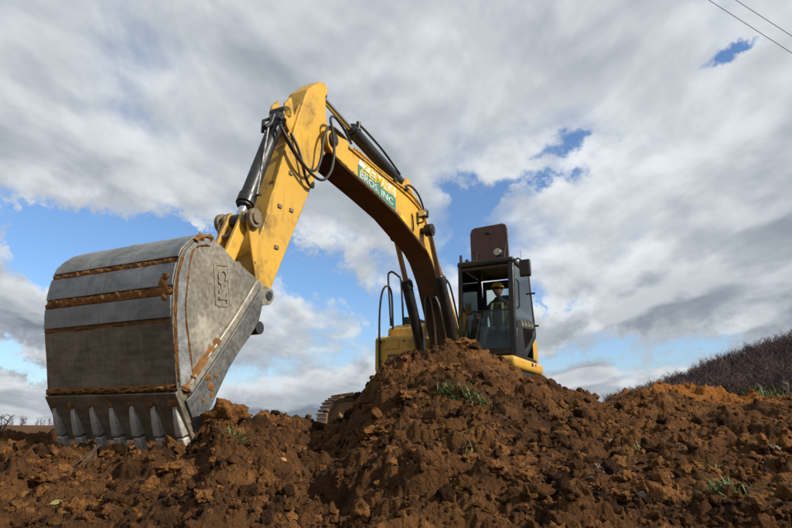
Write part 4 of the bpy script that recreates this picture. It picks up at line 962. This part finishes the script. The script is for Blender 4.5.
def tree_mesh(seed, fine_=1.0):
    r = random.Random(seed); V = []; F = []
    def seg(a, b, ra, rb):
        a, b = Vector(a), Vector(b); t = (b - a).normalized(); u_ = t.orthogonal().normalized(); w_ = t.cross(u_); k = len(V)
        for p, rd in ((a, ra), (b, rb)):
            for j in range(3): an = 2.094 * j; V.append(p + (u_ * math.cos(an) + w_ * math.sin(an)) * rd)
        for j in range(3):
            j2 = (j + 1) % 3; F.append((k + j, k + j2, k + 3 + j2)); F.append((k + j, k + 3 + j2, k + 3 + j))
    def grow(p, d, L, rad, depth):
        q = p + d * L; seg(p, q, rad, rad * .65)
        if depth == 0: return
        for k in range(r.choice((2, 3, 3)) if depth > 1 else 4):
            nd_ = (d + Vector((r.uniform(-1, 1), r.uniform(-1, 1), r.uniform(-.25, .6))) * .75).normalized()
            grow(p + d * L * r.uniform(.45, 1.0), nd_, L * r.uniform(.55, .8), rad * .55, depth - 1)
    grow(Vector((0, 0, -.05)), Vector((r.uniform(-.08, .08), r.uniform(-.08, .08), 1)).normalized(), .36, .022, 4)
    V = np.array([tuple(v) for v in V]); V /= V[:, 2].max(); return V, np.array(F)
TV = [tree_mesh(500 + i) for i in range(7)]
def brush_tree(seed):                                          # far tree: a stem and a broom of fine twigs, one sliver each
    r = random.Random(seed); V = []; F = []
    def sliver(a, b, w):
        d = (b - a).normalized(); n_ = Vector((r.uniform(-1, 1), r.uniform(-1, 1), r.uniform(-.3, .3))); n_ = (n_ - d * n_.dot(d)).normalized() * w
        k = len(V); V.extend([a - n_, a + n_, b]); F.append((k, k + 1, k + 2))
    top = Vector((r.uniform(-.06, .06), r.uniform(-.06, .06), r.uniform(.75, .95)))
    sliver(Vector((0, 0, -.05)), top, .02); sliver(Vector((0, .01, -.05)), top, .02)
    for i in range(16):
        t = r.uniform(.22, .95); p = top * t; a = r.uniform(0, 6.28); L = r.uniform(.18, .36) * (1.15 - .5 * t)
        q = p + Vector((math.cos(a) * L * .7, math.sin(a) * L * .7, L * r.uniform(.6, 1.3))); sliver(p, q, .011)
        for j in range(6):
            e = p.lerp(q, r.uniform(.3, 1)); b = r.uniform(0, 6.28); l2 = r.uniform(.06, .15); sliver(e, e + Vector((math.cos(b) * l2, math.sin(b) * l2, l2 * r.uniform(.3, 1.5))), .006)
    V = np.array([tuple(v) for v in V]); return V, np.array(F)
BT = [brush_tree(700 + i) for i in range(9)]
def wood(name, pos, hts, m, label, cat='wood'):
    Vs = []; Fs = []; off = 0
    for (x, y, z), h in zip(pos, hts):
        V, F = BT[int(RNG.integers(0, 9))]; a = RNG.uniform(0, 6.28); c, s = math.cos(a), math.sin(a)
        P = V * [h * .95, h * .95, h]; P[:, [0]], P[:, [1]] = (P[:, [0]] * c - P[:, [1]] * s), (P[:, [0]] * s + P[:, [1]] * c)
        Vs.append(P + [x, y, z]); Fs.append(F + off); off += len(V)
    o = link(name, np_mesh(name, np.concatenate(Vs), np.concatenate(Fs), False), m); return tag(o, label, cat, kind='stuff')
n = 5200
K = .335 + .55 * RNG.random(n) ** 1.25; YY = RNG.uniform(140, 228, n); XX = K * YY
wood('woodland', np.stack([XX, YY, hill_h(XX, YY)], -1), RNG.uniform(4.4, 8.2, n), 'bare_wood', 'leafless brown winter wood covering the distant hill on the right')
n = 90
XX = RNG.uniform(-300, -150, n); YY = RNG.uniform(280, 320, n)
wood('far_wood', np.stack([XX, YY, np.full(n, -2.5)], -1), RNG.uniform(4, 6.5, n), 'bare_wood', 'low line of leafless trees on the far left horizon')
for (x, y, h, lab) in ((25.2, 40, 3.6, 'pale bare little tree at the right edge below the wooded hill'), ):
    o = empty('bare_tree', (x, y, GZ + .3)); V, F = TV[3 if h > 3.3 else 5]; nT = 6
    tr = link('trunk', np_mesh('trunk', V[:nT] * h, F[:6], False), 'pale_bark', o); cr = link('crown', np_mesh('crown', V[6:] * [h, h, h], F[6:] - 6, False), 'pale_bark', o)
    tag(o, lab, 'tree')
